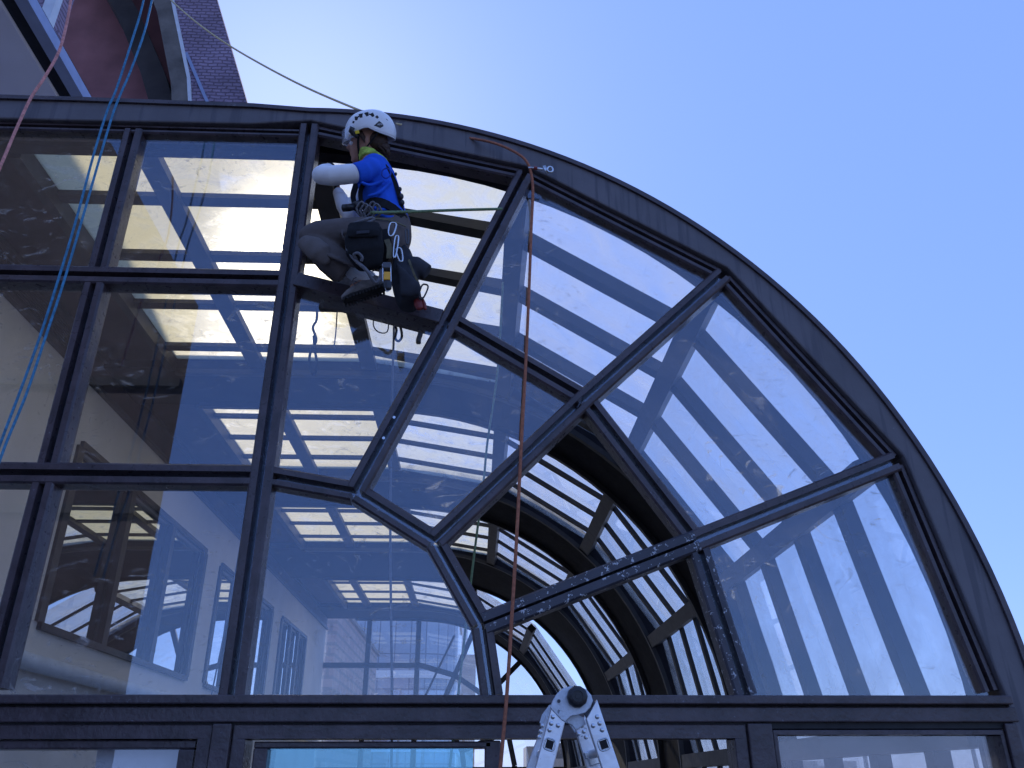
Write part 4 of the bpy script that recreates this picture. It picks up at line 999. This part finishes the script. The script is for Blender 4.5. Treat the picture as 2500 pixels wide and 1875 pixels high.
# rungs between near and far rails
for i, j in ((0, 2), (1, 3)):
    (T0, d0, a0, b0), (T1, d1, a1, b1) = legs[i], legs[j]
    k_ = 0
    for sft in (.115, .40, .68, .96, 1.24, 1.52):
        P0 = T0 + d0 * sft; P1 = T1 + d1 * (P0.z - T1.z) / d1.z
        MB().tube([P0, P1], .015, 14).build('rung', 'aluminium', LD, smooth=True, auto=True)
    for (T, d, a, b) in (legs[i], legs[j]):
        MB().obox(b - d * .02, a * .034, d * .025, Vector((0, .02, 0))).build('foot', 'black_plastic', LD, bevel=.004)
# hinge plates and knob
def plate(c, y, mat, r_=.052):
    P = [(c.x + r_ * math.cos(math.radians(t)), c.z + r_ * math.sin(math.radians(t))) for t in range(-20, 215, 12)]
    return P
hg_ = MB(); yy = KC.y - .012
def hprism(P, y0, y1, m_):
    n = len(P); m_.add([(x, y0, z) for x, z in P] + [(x, y1, z) for x, z in P], [tuple(range(n)), tuple(range(2 * n - 1, n - 1, -1))] + [(i, (i + 1) % n, (i + 1) % n + n, i + n) for i in range(n)])
def pz(px, py, Y=YL): v = V3(px, py, Y); return (v.x, v.z)
outL = [pz(*p_) for p_ in ((1342, 1728), (1348, 1712), (1358, 1695), (1372, 1682), (1392, 1676), (1412, 1676), (1430, 1684), (1442, 1698), (1446, 1712), (1440, 1728), (1428, 1741), (1410, 1746), (1392, 1750), (1378, 1764), (1368, 1757), (1350, 1738))]
hprism(outL, yy - .006, yy + .006, hg_); hg_.build('hinge_plate', 'hinge_metal', LD, bevel=.0025)
hg_ = MB(); outR = [pz(*p_) for p_ in ((1446, 1704), (1457, 1720), (1463, 1732), (1436, 1762), (1425, 1742), (1440, 1725))]
hprism(outR, yy + .008, yy + .018, hg_); hg_.build('hinge_cover', 'dark_plastic', LD, bevel=.0025)
hg_ = MB(); outI = [pz(*p_, YL + .03) for p_ in ((1380, 1756), (1392, 1747), (1408, 1745), (1422, 1752), (1430, 1768), (1405, 1785), (1396, 1772), (1384, 1766))]
hprism(outI, yy + .03, yy + .04, hg_); hg_.build('hinge_plate', 'hinge_metal', LD, bevel=.0025)
hg_ = MB(); sft = Vector((-.0, S * .26, 0)); outF = [(x - .008, z) for x, z in [pz(*p_, YL + .26) for p_ in ((1322, 1765), (1328, 1745), (1345, 1722), (1372, 1712), (1400, 1720), (1415, 1745), (1425, 1775), (1408, 1790), (1395, 1768), (1370, 1758), (1350, 1775), (1340, 1790))]]
hprism(outF, S * (YL + .26) - .006, S * (YL + .26) + .006, hg_); hg_.build('hinge_plate', 'hinge_metal', LD, bevel=.0025)
MB().cyl(KC + Vector((0, 0, 0)), KC + Vector((0, S * .26, 0)), .012, 14).build('hinge_pin', 'steel', LD)
kc = KC + Vector((0, -.02, 0)); kb = MB()
n = 40; prof = [(.0, -.034), (.009, -.034), (.010, -.032), (.017, -.032), (.018, -.035), (.027, -.034), (.033, -.028), (.035, -.018), (.035, .0)]
vs = []; fs = []
for i, (r_, y_) in enumerate(prof):
    for k_ in range(n):
        t = 2 * math.pi * k_ / n; rr_ = r_ * (1 + (.02 * math.cos(t * 10) if i >= 6 else 0)); vs.append(kc + Vector((rr_ * math.cos(t), y_, rr_ * math.sin(t))))
for i in range(len(prof) - 1):
    for k_ in range(n): fs.append((i * n + k_, i * n + (k_ + 1) % n, (i + 1) * n + (k_ + 1) % n, (i + 1) * n + k_))
kb.add(vs, fs); kb.build('hinge_knob', 'black_plastic', LD, smooth=True, auto=True)
m_ = MB(); c_ = V3(1363, 1713, YL) + Vector((0, -.02, 0)); m_.cyl(c_, c_ + Vector((0, -.003, 0)), .006, 12); c_ = V3(1449, 1720, YL) + Vector((0, -.008, 0)); m_.ball(c_, .005, .004, .005)
m_.build('rivet', 'dark_plastic', LD)
# lock tab between the right rails
m_ = MB(); T, d, a, b = legs[3]; c_ = T + d * .09; m_.obox(c_ - Vector((0, .016, 0)), a * .026, d * .012, Vector((0, .01, 0))); c2_ = T + d * .115 - Vector((0, .03, 0)); m_.obox(c2_, a * .020, d * .014, Vector((0, .014, 0)))
m_.build('rung_lock', 'steel', LD, bevel=.003)
